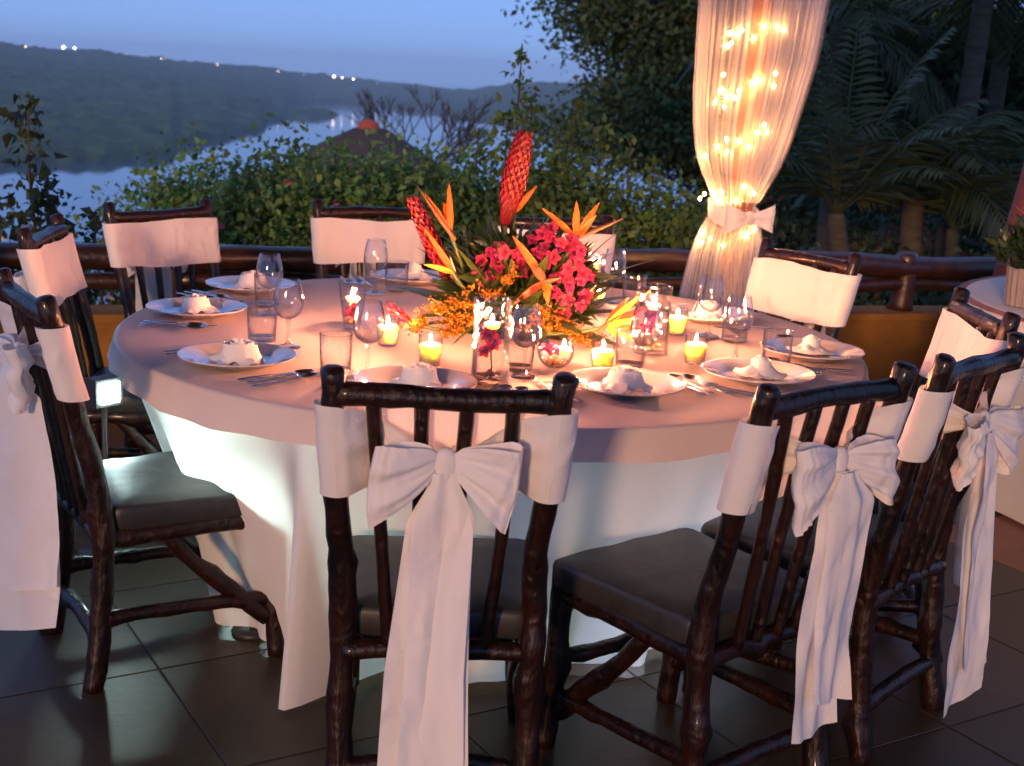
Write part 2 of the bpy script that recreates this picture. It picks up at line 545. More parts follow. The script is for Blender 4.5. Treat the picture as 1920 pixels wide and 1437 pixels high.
first = {0: t0, 1: t1, 2: t2}
tcount = 0
for i in range(-14, 15):
    for j in range(-14, 15):
        x = .18 + (i * ca - j * sa) * TS; y = 4.1 + (i * sa + j * ca) * TS
        if not (-2.9 < x < 3.7 and 1.4 < y < 7.0): continue
        if y < 2.2 and abs(x) > 1.3: continue
        k = rng.choice((0, 0, 1))
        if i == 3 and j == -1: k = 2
        o = first.pop(k, None)
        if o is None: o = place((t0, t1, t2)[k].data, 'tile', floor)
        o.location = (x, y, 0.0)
        o.rotation_euler = (rng.uniform(-.0015, .0015), rng.uniform(-.0015, .0015), R_(31))
        tcount += 1
for k, o in first.items(): o.location = (-2.7, 1.9, 0)

# ---- low ochre wall and the log railing on it, running from left-near to right-far
A = Vector((-4.2, 5.17, 0)); B = Vector((4.6, 7.77, 0))
wd = (B - A).normalized(); wn = Vector((-wd.y, wd.x, 0))
def along(x):
    return A + (B - A) * ((x - A.x) / (B.x - A.x))
wall = thing('terrace_wall', A, math.atan2(wd.y, wd.x), 'low ochre plaster wall under the log railing', 'wall')
Lw = (B - A).length
g = G()
rngn = random.Random(9)
def wallface(y0, z0, z1, name, m, yw):
    gg = G(); gg.box((0, y0, z0), (Lw, y0 + yw, z1)); return gg.obj(name, m, wall, smooth=False)
wallface(.02, -.4, .36, 'wall_body', MT['ochre'], .20)
wallface(-.012, .363, .40, 'coping', MT['ochre'], .26)

rail = thing('log_railing', A, math.atan2(wd.y, wd.x), 'dark varnished log railing above the ochre wall', 'railing')
rr = random.Random(3)
def logpath(z, y, x0, x1, amp):
    n = int((x1 - x0) / .35)
    return [(x0 + (x1 - x0) * i / n, y + rr.uniform(-amp, amp), z + rr.uniform(-amp, amp)) for i in range(n + 1)]
for (x0, x1) in ((0, 2.75), (2.72, 5.55), (5.52, Lw)):
    g = G(); g.tube(logpath(.645, .12, x0, x1, .012), .062, 10, .10, rr, step=.08); g.obj('top_log', MT['rail_wood'], rail)
    g = G(); g.tube(logpath(.535, .12, x0 + .05, x1 - .05, .012), .038, 8, .10, rr, step=.08); g.obj('lower_log', MT['rail_wood'], rail)
for x in (.3, 1.5, 2.73, 4.1, 5.53, 6.62, 7.7):
    g = G(); g.tube([(x, .12, .40), (x + .01, .12, .55), (x, .12, .70)], .06, 9, .12, rr, step=.05); g.obj('post', MT['rail_wood'], rail)

# ---- unseen pavilion roof on corner posts, its extents shaped to cut sky light
roof = thing('unseen_pavilion_roof', (0, 0, 0), 0, 'unseen thatched pavilion roof shaped to shade the terrace', 'roof')
EZ, RZ, Y0, Y1, YM, X0, X1 = 3.0, 4.9, -1.7, 6.75, 2.6, -2.7, 5.0
for (ya, za, yb, zb) in ((Y0, EZ, YM, RZ), (YM, RZ, Y1, EZ)):
    g = G()
    n_ = Vector((0, -(zb - za), yb - ya)).normalized() * .22
    g.add([(X0, ya, za), (X1, ya, za), (X1, yb, zb), (X0, yb, zb), (X0, ya + n_.y, za + n_.z), (X1, ya + n_.y, za + n_.z), (X1, yb + n_.y, zb + n_.z), (X0, yb + n_.y, zb + n_.z)],
          [(0, 3, 2, 1), (4, 5, 6, 7), (0, 1, 5, 4), (1, 2, 6, 5), (2, 3, 7, 6), (3, 0, 4, 7)])
    g.obj('thatch_slope', MT['thatch'], roof, smooth=False)
for x in (-2.5, -.8, 1.05, 4.6):
    g = G(); g.tube([(x, Y0, EZ - .05), (x, YM, RZ - .07), (x, Y1, EZ - .05)][:2], .05, 8); g.obj('rafter', MT['rail_wood'], roof)
    g = G(); g.tube([(x, YM, RZ - .07), (x, Y1, EZ - .05)], .05, 8); g.obj('rafter', MT['rail_wood'], roof)
g = G(); g.tube([(X0, 6.3, EZ + .10), (X1, 6.3, EZ + .10)], .07, 8); g.obj('eave_beam', MT['rail_wood'], roof)
for (x, y) in ((-2.55, 5.1), (4.7, 6.4), (-2.55, -1.4), (4.7, -1.4)):
    g = G(); g.tube([(x, y, 0), (x, y, EZ + .1)], .09, 9, .05, rr, step=.3); g.obj('post', MT['rail_wood'], roof)

# ---- ground outside, falling away to the lagoon
def ground_z(x, y):
    lev = 9.5 + max(0, min(1, (x - 1.0) / 3)) * 22
    k = max(0, y - lev)
    z = -.35 - .03 * max(0, y - 7.3) - .34 * k * min(1, k / 12 + .15)
    return max(z, -66)
g = G()
xs = [-500, -200, -90, -40, -20, -12, -8, -5, -3, -1, 0, 1, 2, 3, 4, 6, 9, 13, 20, 40, 90, 200, 500]
ys = [6.2, 7, 8, 9, 10, 11, 12, 14, 16, 18, 21, 25, 30, 36, 44, 60, 90, 130, 180, 240, 300]
for y in ys:
    for x in xs: g.v.append((x, y, ground_z(x, y)))
nx = len(xs)
for j in range(len(ys) - 1):
    for i in range(nx - 1):
        a = j * nx + i; g.f.append((a, a + 1, a + nx + 1, a + nx))
tag(g.obj('ground', MT['ground']), kind='structure')
g = G()
pts = [(2.0, 9.6), (3.2, 10.4), (4.6, 11.0), (7.0, 11.4)]
for i, (x, y) in enumerate(pts):
    g.v += [(x, y, ground_z(x, y) + .02), (x - .1, y + .75, ground_z(x, y + .75) + .02)]
for i in range(3): g.f.append((2 * i, 2 * i + 2, 2 * i + 3, 2 * i + 1))
tag(g.obj('path', MT['path']), kind='structure')

# ---- lagoon
g = G(); g.grid(lambda u, v: ((u - .5) * 12000, 60 + v * 9000, -60), 40, 40)
tag(g.obj('water', MT['water_lake']), kind='structure')

# ---- far forested plateau across the lagoon (polar sheet round the view, real distances and heights)
shore = [(-.62, 610), (-.5167, 664), (-.3949, 731), (-.314, 804), (-.264, 873), (-.2599, 1000), (-.2225, 1120), (-.2197, 1191), (-.1957, 1301), (-.1942, 1547), (-.180, 1600), (-.174, 1900),
         (-.168, 2302), (-.1401, 2544), (-.0899, 2300), (-.0499, 2062), (-.0138, 1794), (.05, 1300), (.15, 1000), (.4, 800), (.7, 700)]
crest = [(-.62, 22, 1900), (-.40, 9.0, 2100), (-.30, 3.5, 2500), (-.2, -9, 2900), (-.13, -24, 3300), (-.085, -35, 3500), (-.042, -40, 3500), (-.025, -24, 3200), (0, -14, 2900), (.05, -5, 2500), (.2, 10, 2000), (.7, 20, 1600)]
def interp(tab, t, k=1):
    xs_ = [p[0] for p in tab]; return float(np.interp(t, xs_, [p[k] for p in tab]))
NA, NR = 420, 150
g = G()
for i in range(NA + 1):
    t = -.60 + 1.25 * (i / NA)
    ys0 = interp(shore, t); hc = interp(crest, t, 1); yc = max(interp(crest, t, 2), ys0 + 350)
    ys0 *= 1 + .012 * noise.noise(Vector((t * 60, 3, 0)))
    for j in range(NR + 1):
        q = j / NR
        if q < .8:
            y = ys0 + (yc - ys0) * (q / .8) ** 1.5
            e = (y - ys0) / (yc - ys0)
            z = -60 + (hc + 60) * (.30 * min(1, e / .5) + .70 * e ** 1.7)
        else:
            y = yc + (q - .8) / .2 * 1500
            z = hc - (q - .8) / .2 * 60
        x = t * y
        if j == 0:
            z = -62
        else:
            p = Vector((x, y, 0))
            z += 5.5 + 4.6 * noise.noise(p / 26) + 3.4 * noise.noise(p / 11) + 7 * noise.noise(p / 130) * min(1, q * 4)
            if j == 1: z -= 3
        g.v.append((x, y, z))
for i in range(NA):
    for j in range(NR):
        a = i * (NR + 1) + j; g.f.append((a, a + NR + 1, a + NR + 2, a + 1))
tag(g.obj('far_hill', MT['hill']), kind='structure')
g = G()
def spit(u, v):
    y = 1640 + 250 * v
    x = -330 + 66 * u + 12 * math.sin(3 * v)
    e = math.sin(PI * u ** 1.3) * math.sin(PI * v) if u > .3 else math.sin(PI * .3 ** 1.3) * math.sin(PI * v)
    return (x, y, -62 + 11 * e ** .45 + 2.5 * noise.noise(Vector((x / 9, y / 14, 2))) * min(1, e * 3))
g.grid(spit, 40, 40)
tag(g.obj('wooded_spit_terrain', MT['hill']), kind='structure')
# lamps of houses on the skyline
def on_ray(px, py, Y):
    d = _f + _r2 * ((px - 960) / 2463.0) - _u2 * ((py - 718.5) / 2463.0)
    return Vector((0, 0, 1.537)) + d * (Y / d.y)
g = G(); g.ball((0, 0, 0), 1.0, 8, 6)
lamp_me = None
for k, (x, y, z, s, wh) in enumerate((
        (-706, 2050, 14, 2.2, 1), (-689, 2050, 13, 1.6, 1), (-395, 2750, -7, 2.7, 0), (-378, 2750, -8, 1.6, 0), (-355, 2750, -9, 2.0, 0),
        (-764, 2050, 17, .8, 0), (-655, 2200, 11, .55, 0), (-612, 2250, 9, .7, 0), (-606, 2250, 7, .5, 0), (-548, 2380, 4, .8, 0),
        (-472, 2550, 0, 1.0, 0), (-440, 2650, -4, .6, 0), (-318, 2850, -12, .7, 0), (-296, 2900, -15, .6, 0))):
    names = ['brighter of the two white lamps on the left skyline', 'fainter of the two white lamps on the left skyline', 'brightest warm house lamp on the far ridge',
             'warm house lamp just right of the brightest one', 'second warm house lamp right of the brightest one']
    lab = (names + ['tiny faint lamp at the far left end of the ridge', 'faint ridge lamp first right of the white pair', 'faint ridge lamp second right of the white pair',
           'dim twin close beside another faint ridge lamp', 'faint ridge lamp above the middle of the forest', 'clearer faint lamp left of the brightest warm lamp', 'dim ridge lamp nearest left of the brightest warm lamp',
           'faint ridge lamp right of the warm lamps', 'last faint ridge lamp towards the right'])[k]
    o = g.obj('house_lamp', MT['wall_lamp_white' if wh else 'wall_lamp_far'])
    ze = interp(crest, x / y, 1)
    o.location = (x, y, ze + (7 if k < 5 else 3.5)); o.scale = (s * .72, s * .72, s * .72)
    tag(o, lab, 'lamp', 'house lamps on the far ridge')

# ---- thatched hut below the terrace
hut = thing('thatched_hut', (-3.86, 33, -3.66), 0, 'thatched hut roof with red clay cap beyond the shrubs', 'hut')
g = G()
prof = [(4.6, 1.3), (3.6, 1.95), (2.4, 2.65), (1.2, 3.36), (.42, 3.80), (0.02, 3.82)]
g.lathe(prof, 40)
g.v = [(x + .05 * noise.noise(Vector((x * 3, y * 3, z))), y, z + .08 * noise.noise(Vector((x * 4, y * 4, 5)))) for x, y, z in g.v]
g.obj('thatch_roof', MT['thatch_hut'], hut)
g = G(); g.lathe([(.30, 3.74), (.26, 3.90), (.16, 4.00), (.02, 4.03)], 16); g.obj('cap', MT['clay'], hut)
for a in range(6):
    g = G(); g.tube([(3.6 * math.cos(a), 3.6 * math.sin(a), -8), (3.6 * math.cos(a), 3.6 * math.sin(a), 1.9)], .09, 6); g.obj('post', MT['bark'], hut)

# ---- bare tree by the hut
def twigs(g, p, d, L, r, depth, rg):
    q = p + d * L
    mid = p + d * L * .5 + Vector((rg.uniform(-1, 1), rg.uniform(-1, 1), 0)) * L * .07
    g.tube([p, mid, q], [r, r * .85, r * .7], 5, cap=False)
    if depth == 0: return
    for k in range(rg.choice((2, 3, 3))):
        nd = (d + Vector((rg.uniform(-1, 1), rg.uniform(-.8, .8), rg.uniform(-.1, .75))) * .75).normalized()
        twigs(g, q, nd, L * rg.uniform(.62, .82), r * .68, depth - 1, rg)
for k, (x, y, h, lab) in enumerate(((-2.5, 29, 1.1, 'bare leafless tree right of the hut roof'), (-3.3, 36, .95, 'bare leafless tree just behind the hut cap'))):
    t = thing('bare_tree', (x, y, -2.9), 0, lab, 'tree', 'bare trees by the lagoon')
    rg = random.Random(20 + k)
    g = G(); g.tube([(0, 0, -3), (.05, 0, 0), (0, 0, 1.9)], [.12, .10, .07], 7); g.obj('trunk', MT['twig'], t)
    g = G()
    for q in range(4):
        twigs(g, Vector((0, 0, 1.5 + .13 * q)), Vector((rg.uniform(-.9, .9), rg.uniform(-.5, .5), 1)).normalized(), h * .80, .040, 4, rg)
    g.obj('branches', MT['twig'], t)

# ================================================================== VEGETATION
NPR = np.random.default_rng(11)
def clumps(n, c, rad, rg, surf=.55):
    v = rg.normal(size=(n, 3)); v /= np.linalg.norm(v, axis=1, keepdims=True)
    r = (surf + (1 - surf) * rg.random((n, 1))) ** .7
    return np.array(c) + v * r * np.array(rad)

def shrub(loc, rad, top, nclump, nleaf, lsize, m, label, group, shoots=(), flowers=0, fm=None, seed=0, cat='shrub', spread=.11):
    rg = np.random.default_rng(seed)
    base = ground_z(loc[0], loc[1])
    t = thing('shrub', (loc[0], loc[1], base), 0, label, cat, group)
    h = top - base
    C = clumps(nclump, (0, 0, h * .56), (rad, rad * .8, h * .40), rg)
    C = C[C[:, 2] > .05]
    L, D = [], []
    pr = random.Random(seed)
    gs = G()
    for c in C:
        k = nleaf
        p = c + rg.normal(size=(k, 3)) * np.array([spread, spread, spread * 1.15])
        L.append(p)
        d = rg.normal(size=(k, 3)); d[:, 2] -= .35
        D.append(d)
        if pr.random() < .35:
            gs.tube([(c[0] * .15, c[1] * .15, 0.0), (c[0] * .6, c[1] * .6, c[2] * .55), tuple(c)], [.014, .005], 5, cap=False)
    for (dx, dy, z0, z1) in shoots:
        n = int((z1 - z0) * 210)
        zz = np.sort(rg.random(n)) * (z1 - z0) + z0 - base
        e = (zz - zz.min()) / (np.ptp(zz) + 1e-6)
        wv = np.sin(zz * 9 + dx * 40) * .015
        p = np.stack([dx + wv + rg.normal(size=n) * (.085 * (1 - e) + .022), dy + rg.normal(size=n) * (.07 * (1 - e) + .02), zz], 1)
        L.append(p); d = rg.normal(size=(n, 3)); d[:, 2] -= .5; D.append(d)
        gs.tube([(dx, dy, 0), (dx + .02, dy, (z0 - base)), (dx - .01, dy, (z0 + z1) / 2 - base), (dx, dy, z1 - base)], [.012, .004], 5, cap=False)
    L = np.concatenate(L); D = np.concatenate(D)
    ls = lsize * (.5 + 1.0 * rg.random(len(L)) ** 1.5)
    leaf_cloud('foliage', L, D, ls, ls * .68, m, t, rg, six=True)
    gs.tube([(0, 0, -.2), (.02, 0, h * .35), (-.03, .02, h * .75)], [.03, .010], 6)
    gs.obj('stem', MT['bark'], t)
    if flowers:
        fc = C[rg.integers(0, len(C), flowers)] + rg.normal(size=(flowers, 3)) * .04 + np.array([0, -spread * 1.2, 0])
        P = np.repeat(fc, 7, 0)
        d = rg.normal(size=(len(P), 3))
        leaf_cloud('blossom', P, d, np.full(len(P), .035), np.full(len(P), .03), fm, t, rg)
    return t

GH = 'shrubs beyond the railing'
shrub((-2.45, 8.9), .44, .76, 46, 48, .055, MT['leaf'], 'sparse green shrub at the left end of the hedge', GH, seed=1, spread=.12)
shrub((-1.95, 8.6), .56, .95, 95, 90, .050, MT['leaf'], 'rounded green shrub behind the far left chair', GH, seed=2, flowers=10, fm=MT['magenta_f'])
shrub((-1.38, 8.4), .58, 1.02, 100, 90, .050, MT['leaf'], 'tall green shrub between the two far left chairs', GH, seed=3, flowers=16, fm=MT['magenta_f'], shoots=((.1, -.2, .5, 1.0), (-.25, -.2, .5, .92)))
shrub((-.82, 8.3), .56, 1.0, 100, 90, .050, MT['leaf'], 'green shrub below the thatched hut roof', GH, seed=4, flowers=14, fm=MT['magenta_f'], shoots=((-.1, -.3, .4, .86),))
shrub((-.28, 8.2), .52, 1.03, 95, 90, .050, MT['leaf'], 'green shrub directly behind the flower arrangement', GH, seed=5, shoots=((.0, 0, .8, 1.23), (.2, 0, .7, 1.16)))
shrub((.16, 8.0), .42, 1.08, 75, 85, .052, MT['leaf_yel'], 'climbing vine shrub with the tallest leafy spire', GH, seed=6, shoots=((-.2, 0, .9, 1.70), (-.12, .05, .8, 1.45), (-.26, 0, .8, 1.35), (.14, 0, .8, 1.42), (.05, .0, .8, 1.25)))
shrub((.55, 8.1), .42, 1.02, 75, 85, .052, MT['leaf_yel'], 'vine shrub with two short spires left of the curtain', GH, seed=7, shoots=((-.08, 0, .8, 1.31), (.1, 0, .7, 1.24), (.25, 0, .6, 1.1)), flowers=3, fm=MT['magenta_f'])
shrub((1.0, 7.9), .42, .86, 75, 85, .052, MT['leaf_yel'], 'low green shrub just left of the lit curtain', GH, seed=8, flowers=10, fm=MT['magenta_f'])
shrub((1.55, 8.2), .45, .62, 55, 28, .055, MT['leaf_dark'], 'dark low shrub behind the lit curtain', GH, seed=9)
shrub((-.6, 7.5), .7, .52, 70, 46, .05, MT['leaf_dark'], 'low dark shrub against the back of the railing', GH, seed=10, flowers=8, fm=MT['magenta_f'])
shrub((-1.75, 7.2), .6, .50, 60, 46, .05, MT['leaf_dark'], 'low dark shrub behind the railing at the left', GH, seed=12, flowers=6, fm=MT['magenta_f'])
shrub((.6, 7.6), .6, .55, 60, 46, .05, MT['leaf'], 'low shrub behind the railing near the column', GH, seed=13)
GW = 'white flowering shrubs at the left'
shrub((-2.42, 6.35), .24, .92, 26, 16, .062, MT['leaf_dark'], 'dark shrub with pale blossoms at the left edge', GW, seed=14, flowers=7, fm=MT['white_f'], shoots=((.06, 0, .6, 1.36), (.16, -.05, .5, .98)), spread=.07)
shrub((-2.12, 6.5), .16, .64, 16, 12, .05, MT['leaf_dark'], 'small pale blossoming shrub right of the left chair back', GW, seed=15, flowers=16, fm=MT['white_f'], shoots=((.02, 0, .4, .80),), spread=.06)
for k, (x, y, h, lab) in enumerate(((2.1, 8.6, .28, 'low fern clump behind the right railing'), (2.75, 9.0, .34, 'low plant clump right of the palm trunks'), (3.3, 9.3, .5, 'low plant clump by the second table'))):
    shrub((x, y), .34, h, 26, 18, .08, MT['leaf_dark'], lab, 'garden plants at the right', seed=40 + k)

def tree(loc, crowns, nleaf, lsize, m, label, trunk_h, seed=0, group='trees beyond the terrace', rt=.22, spread=.42):
    rg = np.random.default_rng(seed); pr = random.Random(seed)
    zb = ground_z(loc[0], loc[1])
    t = thing('tree', (loc[0], loc[1], zb), 0, label, 'tree', group)
    gs = G()
    top = max(c[2] for c, r, n in crowns)
    gs.tube([(0, 0, -.5), (.15, 0, trunk_h * .5), (-.1, .1, trunk_h), (.1, 0, top * .8)], [rt, rt * .8, rt * .6, rt * .25], 9, .06, pr, step=.6)
    gs.obj('trunk', MT['bark'], t)
    L, D, gb = [], [], G()
    for (c, r, n) in crowns:
        C = clumps(n, c, r, rg, .35)
        for q in C:
            k = int(nleaf * (.5 + rg.random()))
            L.append(q + rg.normal(size=(k, 3)) * np.array([spread, spread, spread * .6])); D.append(rg.normal(size=(k, 3)))
            if pr.random() < .5:
                f = Vector((0, 0, max(trunk_h * .8, min(top * .75, q[2] * .75)))); e = Vector(q)
                mid = f.lerp(e, .5) + Vector((pr.uniform(-.3, .3), pr.uniform(-.3, .3), pr.uniform(0, .35)))
                gb.tube([f, mid, e], [rt * .3, .05, .012], 5, cap=False)
    gb.obj('limbs', MT['bark'], t)
    L = np.concatenate(L); D = np.concatenate(D)
    ls = lsize * (.6 + .8 * rg.random(len(L)))
    leaf_cloud('crown', L, D, ls, ls * .5, m, t, rg)
    return t

# broad fine-leaved tree, trees of the dark garden behind
tree((3.4, 22, 0), [((-.4, 0, 4.6), (2.4, 2.2, .75), 70), ((-1.6, -.3, 3.6), (1.4, 1.2, .85), 42), ((0.3, 0, 3.2), (1.9, 1.8, .95), 60), ((-.6, -.4, 2.0), (2.0, 1.5, .75), 60),
                    ((-1.9, 0, 1.5), (.95, .8, .55), 20), ((.8, 0, 1.2), (1.6, 1.4, .8), 50), ((1, .3, 6.0), (3, 2, 1), 60)], 260, .12, MT['tree_leaf'], 'broad fine leaved tree left of the curtain against the sky', 2.4, 1)
tree((6.3, 24, 0), [((-1, 0, 4.6), (2.2, 2, 1.4), 70), ((.4, 0, 2.6), (2.2, 2, 1.4), 70), ((-.8, 0, 1.0), (2.0, 2, 1.1), 60)], 170, .17, MT['tree_leaf'], 'dark dense tree directly behind the lit curtain', 2.6, 2)
tree((9.2, 23, 0), [((-1.8, 0, 2.3), (1.4, 1.5, .9), 50), ((-.2, 0, 1.3), (2.1, 2, 1.2), 70)], 170, .17, MT['tree_leaf'], 'dark rounded tree behind the palms at the right', 1.8, 3)
tree((12.2, 26, 0), [((0, 0, 2.2), (2.4, 2, .9), 70), ((-1.5, 0, 1.2), (2, 2, .9), 50)], 170, .17, MT['tree_leaf'], 'low dark tree under the patch of sky at the top right', 1.5, 4)
tree((5.2, 19, 0), [((0, 0, .7), (1.3, 1, .8), 50), ((1.6, 0, .9), (1.3, 1, .9), 50)], 90, .14, MT['leaf_dark'], 'dark understorey tree behind the palm trunks', .6, 5, rt=.09)
tree((2.4, 15, 0), [((0, 0, .55), (.9, .7, .45), 40), ((.9, .2, .75), (.8, .7, .55), 40)], 90, .09, MT['leaf_dark'], 'bushy understorey tree left of the curtain base', .4, 6, rt=.06, spread=.2)
tree((3.6, 13.5, 0), [((0, 0, .5), (.7, .7, .45), 34), ((.9, .2, .5), (.8, .7, .45), 34), ((2, .2, .5), (.8, .7, .5), 34)], 80, .09, MT['leaf_dark'], 'low dark bushy growth behind the palm trunks', .3, 7, rt=.05, spread=.2)
tree((4.6, 16, 0), [((0, 0, 1.9), (1.2, 1, .8), 40), ((-.8, 0, 2.5), (1, 1, .8), 34), ((1.1, .2, 2.5), (1.1, .7, .75), 40)], 90, .13, MT['leaf_dark'], 'shadowy mid height tree between curtain and tall palm', 1.0, 8, rt=.1, spread=.3)

def palm(loc, h, lean, nf, fl, droop, label, seed=0, up=.75, rt=.11, leaflets=26, lw=.035, ll=.42):
    pr = random.Random(seed)
    zb = ground_z(loc[0], loc[1])
    t = thing('palm_tree', (loc[0], loc[1], zb), 0, label, 'palm', 'palms in the dark garden')
    g = G()
    tp = Vector((lean[0], lean[1], h))
    g.tube([(0, 0, -.3), (lean[0] * .25, lean[1] * .25, h * .4), (lean[0] * .7, lean[1] * .7, h * .8), tuple(tp)], [rt * 1.15, rt, rt * .9, rt * .8], 10, .07, pr, step=.09)
    g.obj('trunk', MT['bark_pale'], t)
    for k in range(nf):
        az = 2 * PI * k / nf * 2.618 + pr.uniform(-.2, .2)
        e = pr.uniform(up - .45, up + .45)
        d = Vector((math.cos(az) * math.cos(e), math.sin(az) * math.cos(e), math.sin(e)))
        L = fl * pr.uniform(.8, 1.15)
        pts, p = [], tp.copy()
        n = 12
        for i in range(n + 1):
            pts.append(p.copy())
            p = p + d * (L / n)
            d = (d + Vector((0, 0, -droop / n * (1 + i / n)))).normalized()
        g = G()
        g.tube(pts, [.022 * rt / .11, .004], 5, cap=False)
        for i in range(leaflets):
            q = .16 + .84 * i / leaflets
            a = q * n; j = min(int(a), n - 1); b = pts[j].lerp(pts[j + 1], a - j)
            td = (pts[j + 1] - pts[j]).normalized()
            sd2 = td.cross(Vector((0, 0, 1)))
            if sd2.length < 1e-3: sd2 = Vector((1, 0, 0))
            sd2.normalize()
            ln = ll * (math.sin(PI * (q * .8 + .18)) + .15) * pr.uniform(.85, 1.1)
            for sgn in (-1, 1):
                tip = b + (sd2 * sgn * .75 + td * .55 + Vector((0, 0, -.35 + pr.uniform(-.15, .1)))) * ln
                g.blade(b, tip, lw, td, (0, 0, .02), 2, .2)
        g.obj('frond', MT['palm_leaf'], t)
    return t
palm((2.62, 10.4), 1.05, (-.14, 0), 13, 1.5, .75, 'short palm with fan of upright stems beside the curtain', 1, up=1.05, rt=.085)
palm((3.28, 11), 1.35, (.0, .1), 13, 1.15, 1.1, 'middle palm trunk in the dark garden', 2, up=.6, rt=.10)
palm((3.95, 12.2), 3.35, (.12, .1), 15, 1.9, 1.25, 'tall palm whose crown leaves the top of the picture', 3, up=.45, rt=.10, ll=.55)
palm((3.62, 10.9), .95, (-.05, 0), 12, 1.1, .9, 'slim palm trunk right of the middle palm', 4, up=.85, rt=.06)
palm((4.55, 11.6), .6, (.05, 0), 13, 1.2, .9, 'low palm at the right edge beside the red log', 5, up=.8, rt=.09)
palm((3.05, 13.0), 2.7, (-.1, .1), 15, 1.8, 1.2, 'palm crown hanging right of the curtain top', 6, up=.3, rt=.09, ll=.5)
palm((5.0, 14.5), 3.2, (.1, .1), 15, 1.9, 1.2, 'palm crown under the patch of sky at the right', 7, up=.3, rt=.10, ll=.5)
for k, (px_, y, z, lab) in enumerate(((3.52, 10.4, .24, 'small white path lamp between the palm trunks'), (3.51, 10.42, .17, 'tiny white path lamp just below the other'))):
    o = G(); o.ball((0, 0, 0), .022 if k == 0 else .012, 8, 6)
    o = o.obj('path_lamp', emit_mat('path_lamp_white', (.8, .95, 1), 12)); o.location = (px_, y, z)
    tag(o, lab, 'lamp', 'path lamps')

# ---- leaning red log post at the right edge
lp = thing('log_post', (2.50, 6.75, 0), 0, 'reddish leaning log post at the right edge', 'post')
g = G(); g.tube([(.06, .2, -.35), (.10, .2, .6), (.18, .2, 1.2), (.32, .2, 2.0), (.42, .2, 2.75)], [.085, .08, .075, .07, .07], 12, .08, rr, step=.08); g.obj('log', MT['red_post'], lp)

# ================================================================== CURTAIN, COLUMN, FAIRY LIGHTS
CX, CY = 1.03, 6.36
colm = thing('wooden_column', (CX, CY, 0), 0, 'slim wooden column inside the lit sheer curtain', 'column')
g = G(); g.tube([(0, 0, 0), (.02, 0, .9), (.04, 0, 1.8), (.05, 0, 3.0)], [.075, .065, .06, .06], 10, .06, rr, step=.12); g.obj('shaft', MT['post_wood'], colm)

cur = thing('sheer_curtain', (0, 0, 0), 0, 'white sheer curtain gathered round the column and glowing warm', 'curtain')
prof = [(2.98, .79, 1.46), (1.94, .789, 1.344), (1.70, .793, 1.324), (1.51, .797, 1.284), (1.336, .811, 1.244), (1.21, .836, 1.210), (1.11, .877, 1.164), (1.03, .925, 1.125), (.985, .935, 1.115),
        (.93, .905, 1.125), (.885, .880, 1.147), (.755, .840, 1.177), (.547, .805, 1.217), (.3, .78, 1.25), (.03, .76, 1.28)]
pz = [p[0] for p in prof][::-1]
def cl(z): return float(np.interp(z, pz, [p[1] for p in prof][::-1])), float(np.interp(z, pz, [p[2] for p in prof][::-1]))
rg_ = random.Random(4)
ph = [rg_.uniform(0, 6.28) for _ in range(8)]
def curt(u, z, depth=1.0):
    a = 2 * PI * u
    x0, x1 = cl(z)
    cx, hw = (x0 + x1) / 2, (x1 - x0) / 2
    fold = .5 * math.sin(13 * a + ph[0]) + .35 * math.sin(23 * a + ph[1] + .3 * z) + .3 * math.sin(37 * a + ph[2])
    amp = .016 + .020 * min(1, hw / .25)
    rx = hw + fold * amp * .55
    ry = min(.17, hw * .62) + fold * amp
    return (cx + rx * math.cos(a), CY + ry * math.sin(a), z)
g = G(); g.grid(lambda u, v: curt(u, 2.98 - (2.98 - .99) * v), 260, 26, True); g.obj('upper_drape', MT['sheer'], cur)
g = G(); g.grid(lambda u, v: curt(u, .985 - .955 * v), 260, 16, True); g.obj('lower_drape', MT['sheer'], cur)
# an extra overlapping fold of voile, hanging on the right and crossing the lower drape
def edge_fold(u, v):
    z = 2.97 - 1.95 * v
    x0, x1 = cl(z)
    w_ = (x1 - x0) * .50
    return (x1 + .004 - w_ * u + .006 * math.sin(u * 22 + 3 * v), CY - .10 - .09 * math.sin(PI * (.2 + .7 * u)) * min(1, (x1 - x0) / .4) + .014 * math.sin(u * 31 + v), z)
g = G(); g.grid(edge_fold, 60, 24); g.obj('hanging_fold', MT['sheer'], cur)
def low_fold(u, v):
    z = .95 - .90 * v
    xa = 1.03 - .26 * v ** .8 + .0; xb = 1.13 + .11 * v
    return (xa + (xb - xa) * u, CY - .16 - .03 * v + .016 * math.sin(u * 26 + 2 * v) * (.3 + v), z)
g = G(); g.grid(low_fold, 50, 18); g.obj('crossing_fold', MT['sheer'], cur)

tie = thing('curtain_tie', (CX, CY, .98), 0, 'white cloth tie with small bow round the sheer curtain', 'curtain tie')
g = G(); g.grid(lambda u, v: (-.005 + .125 * math.cos(2 * PI * u), .13 * math.sin(2 * PI * u), -.03 - .03 * math.cos(2 * PI * u + .6) + (v - .5) * .085 + .006 * math.sin(9 * u * PI)), 36, 5, True); g.obj('band', MT['tie'], tie)
g = G()
def petal(sx, zt):
    def fn(u, v):
        e = math.sin(PI * u * .5)
        wv = .03 + .11 * e
        return (.045 + sx * e, -.16 - .05 * math.sin(PI * u) + .012 * math.sin(v * 7), -.03 + zt * e + (v - .5) * wv)
    return fn
g.grid(petal(.115, .005), 10, 8); g.obj('bow_loop', MT['tie'], tie)
g = G(); g.grid(petal(-.115, -.005), 10, 8); g.obj('bow_loop', MT['tie'], tie)
g = G(); g.ball((.045, -.165, -.03), .03, 10, 6, (1, .8, 1.1)); g.obj('knot', MT['tie'], tie)

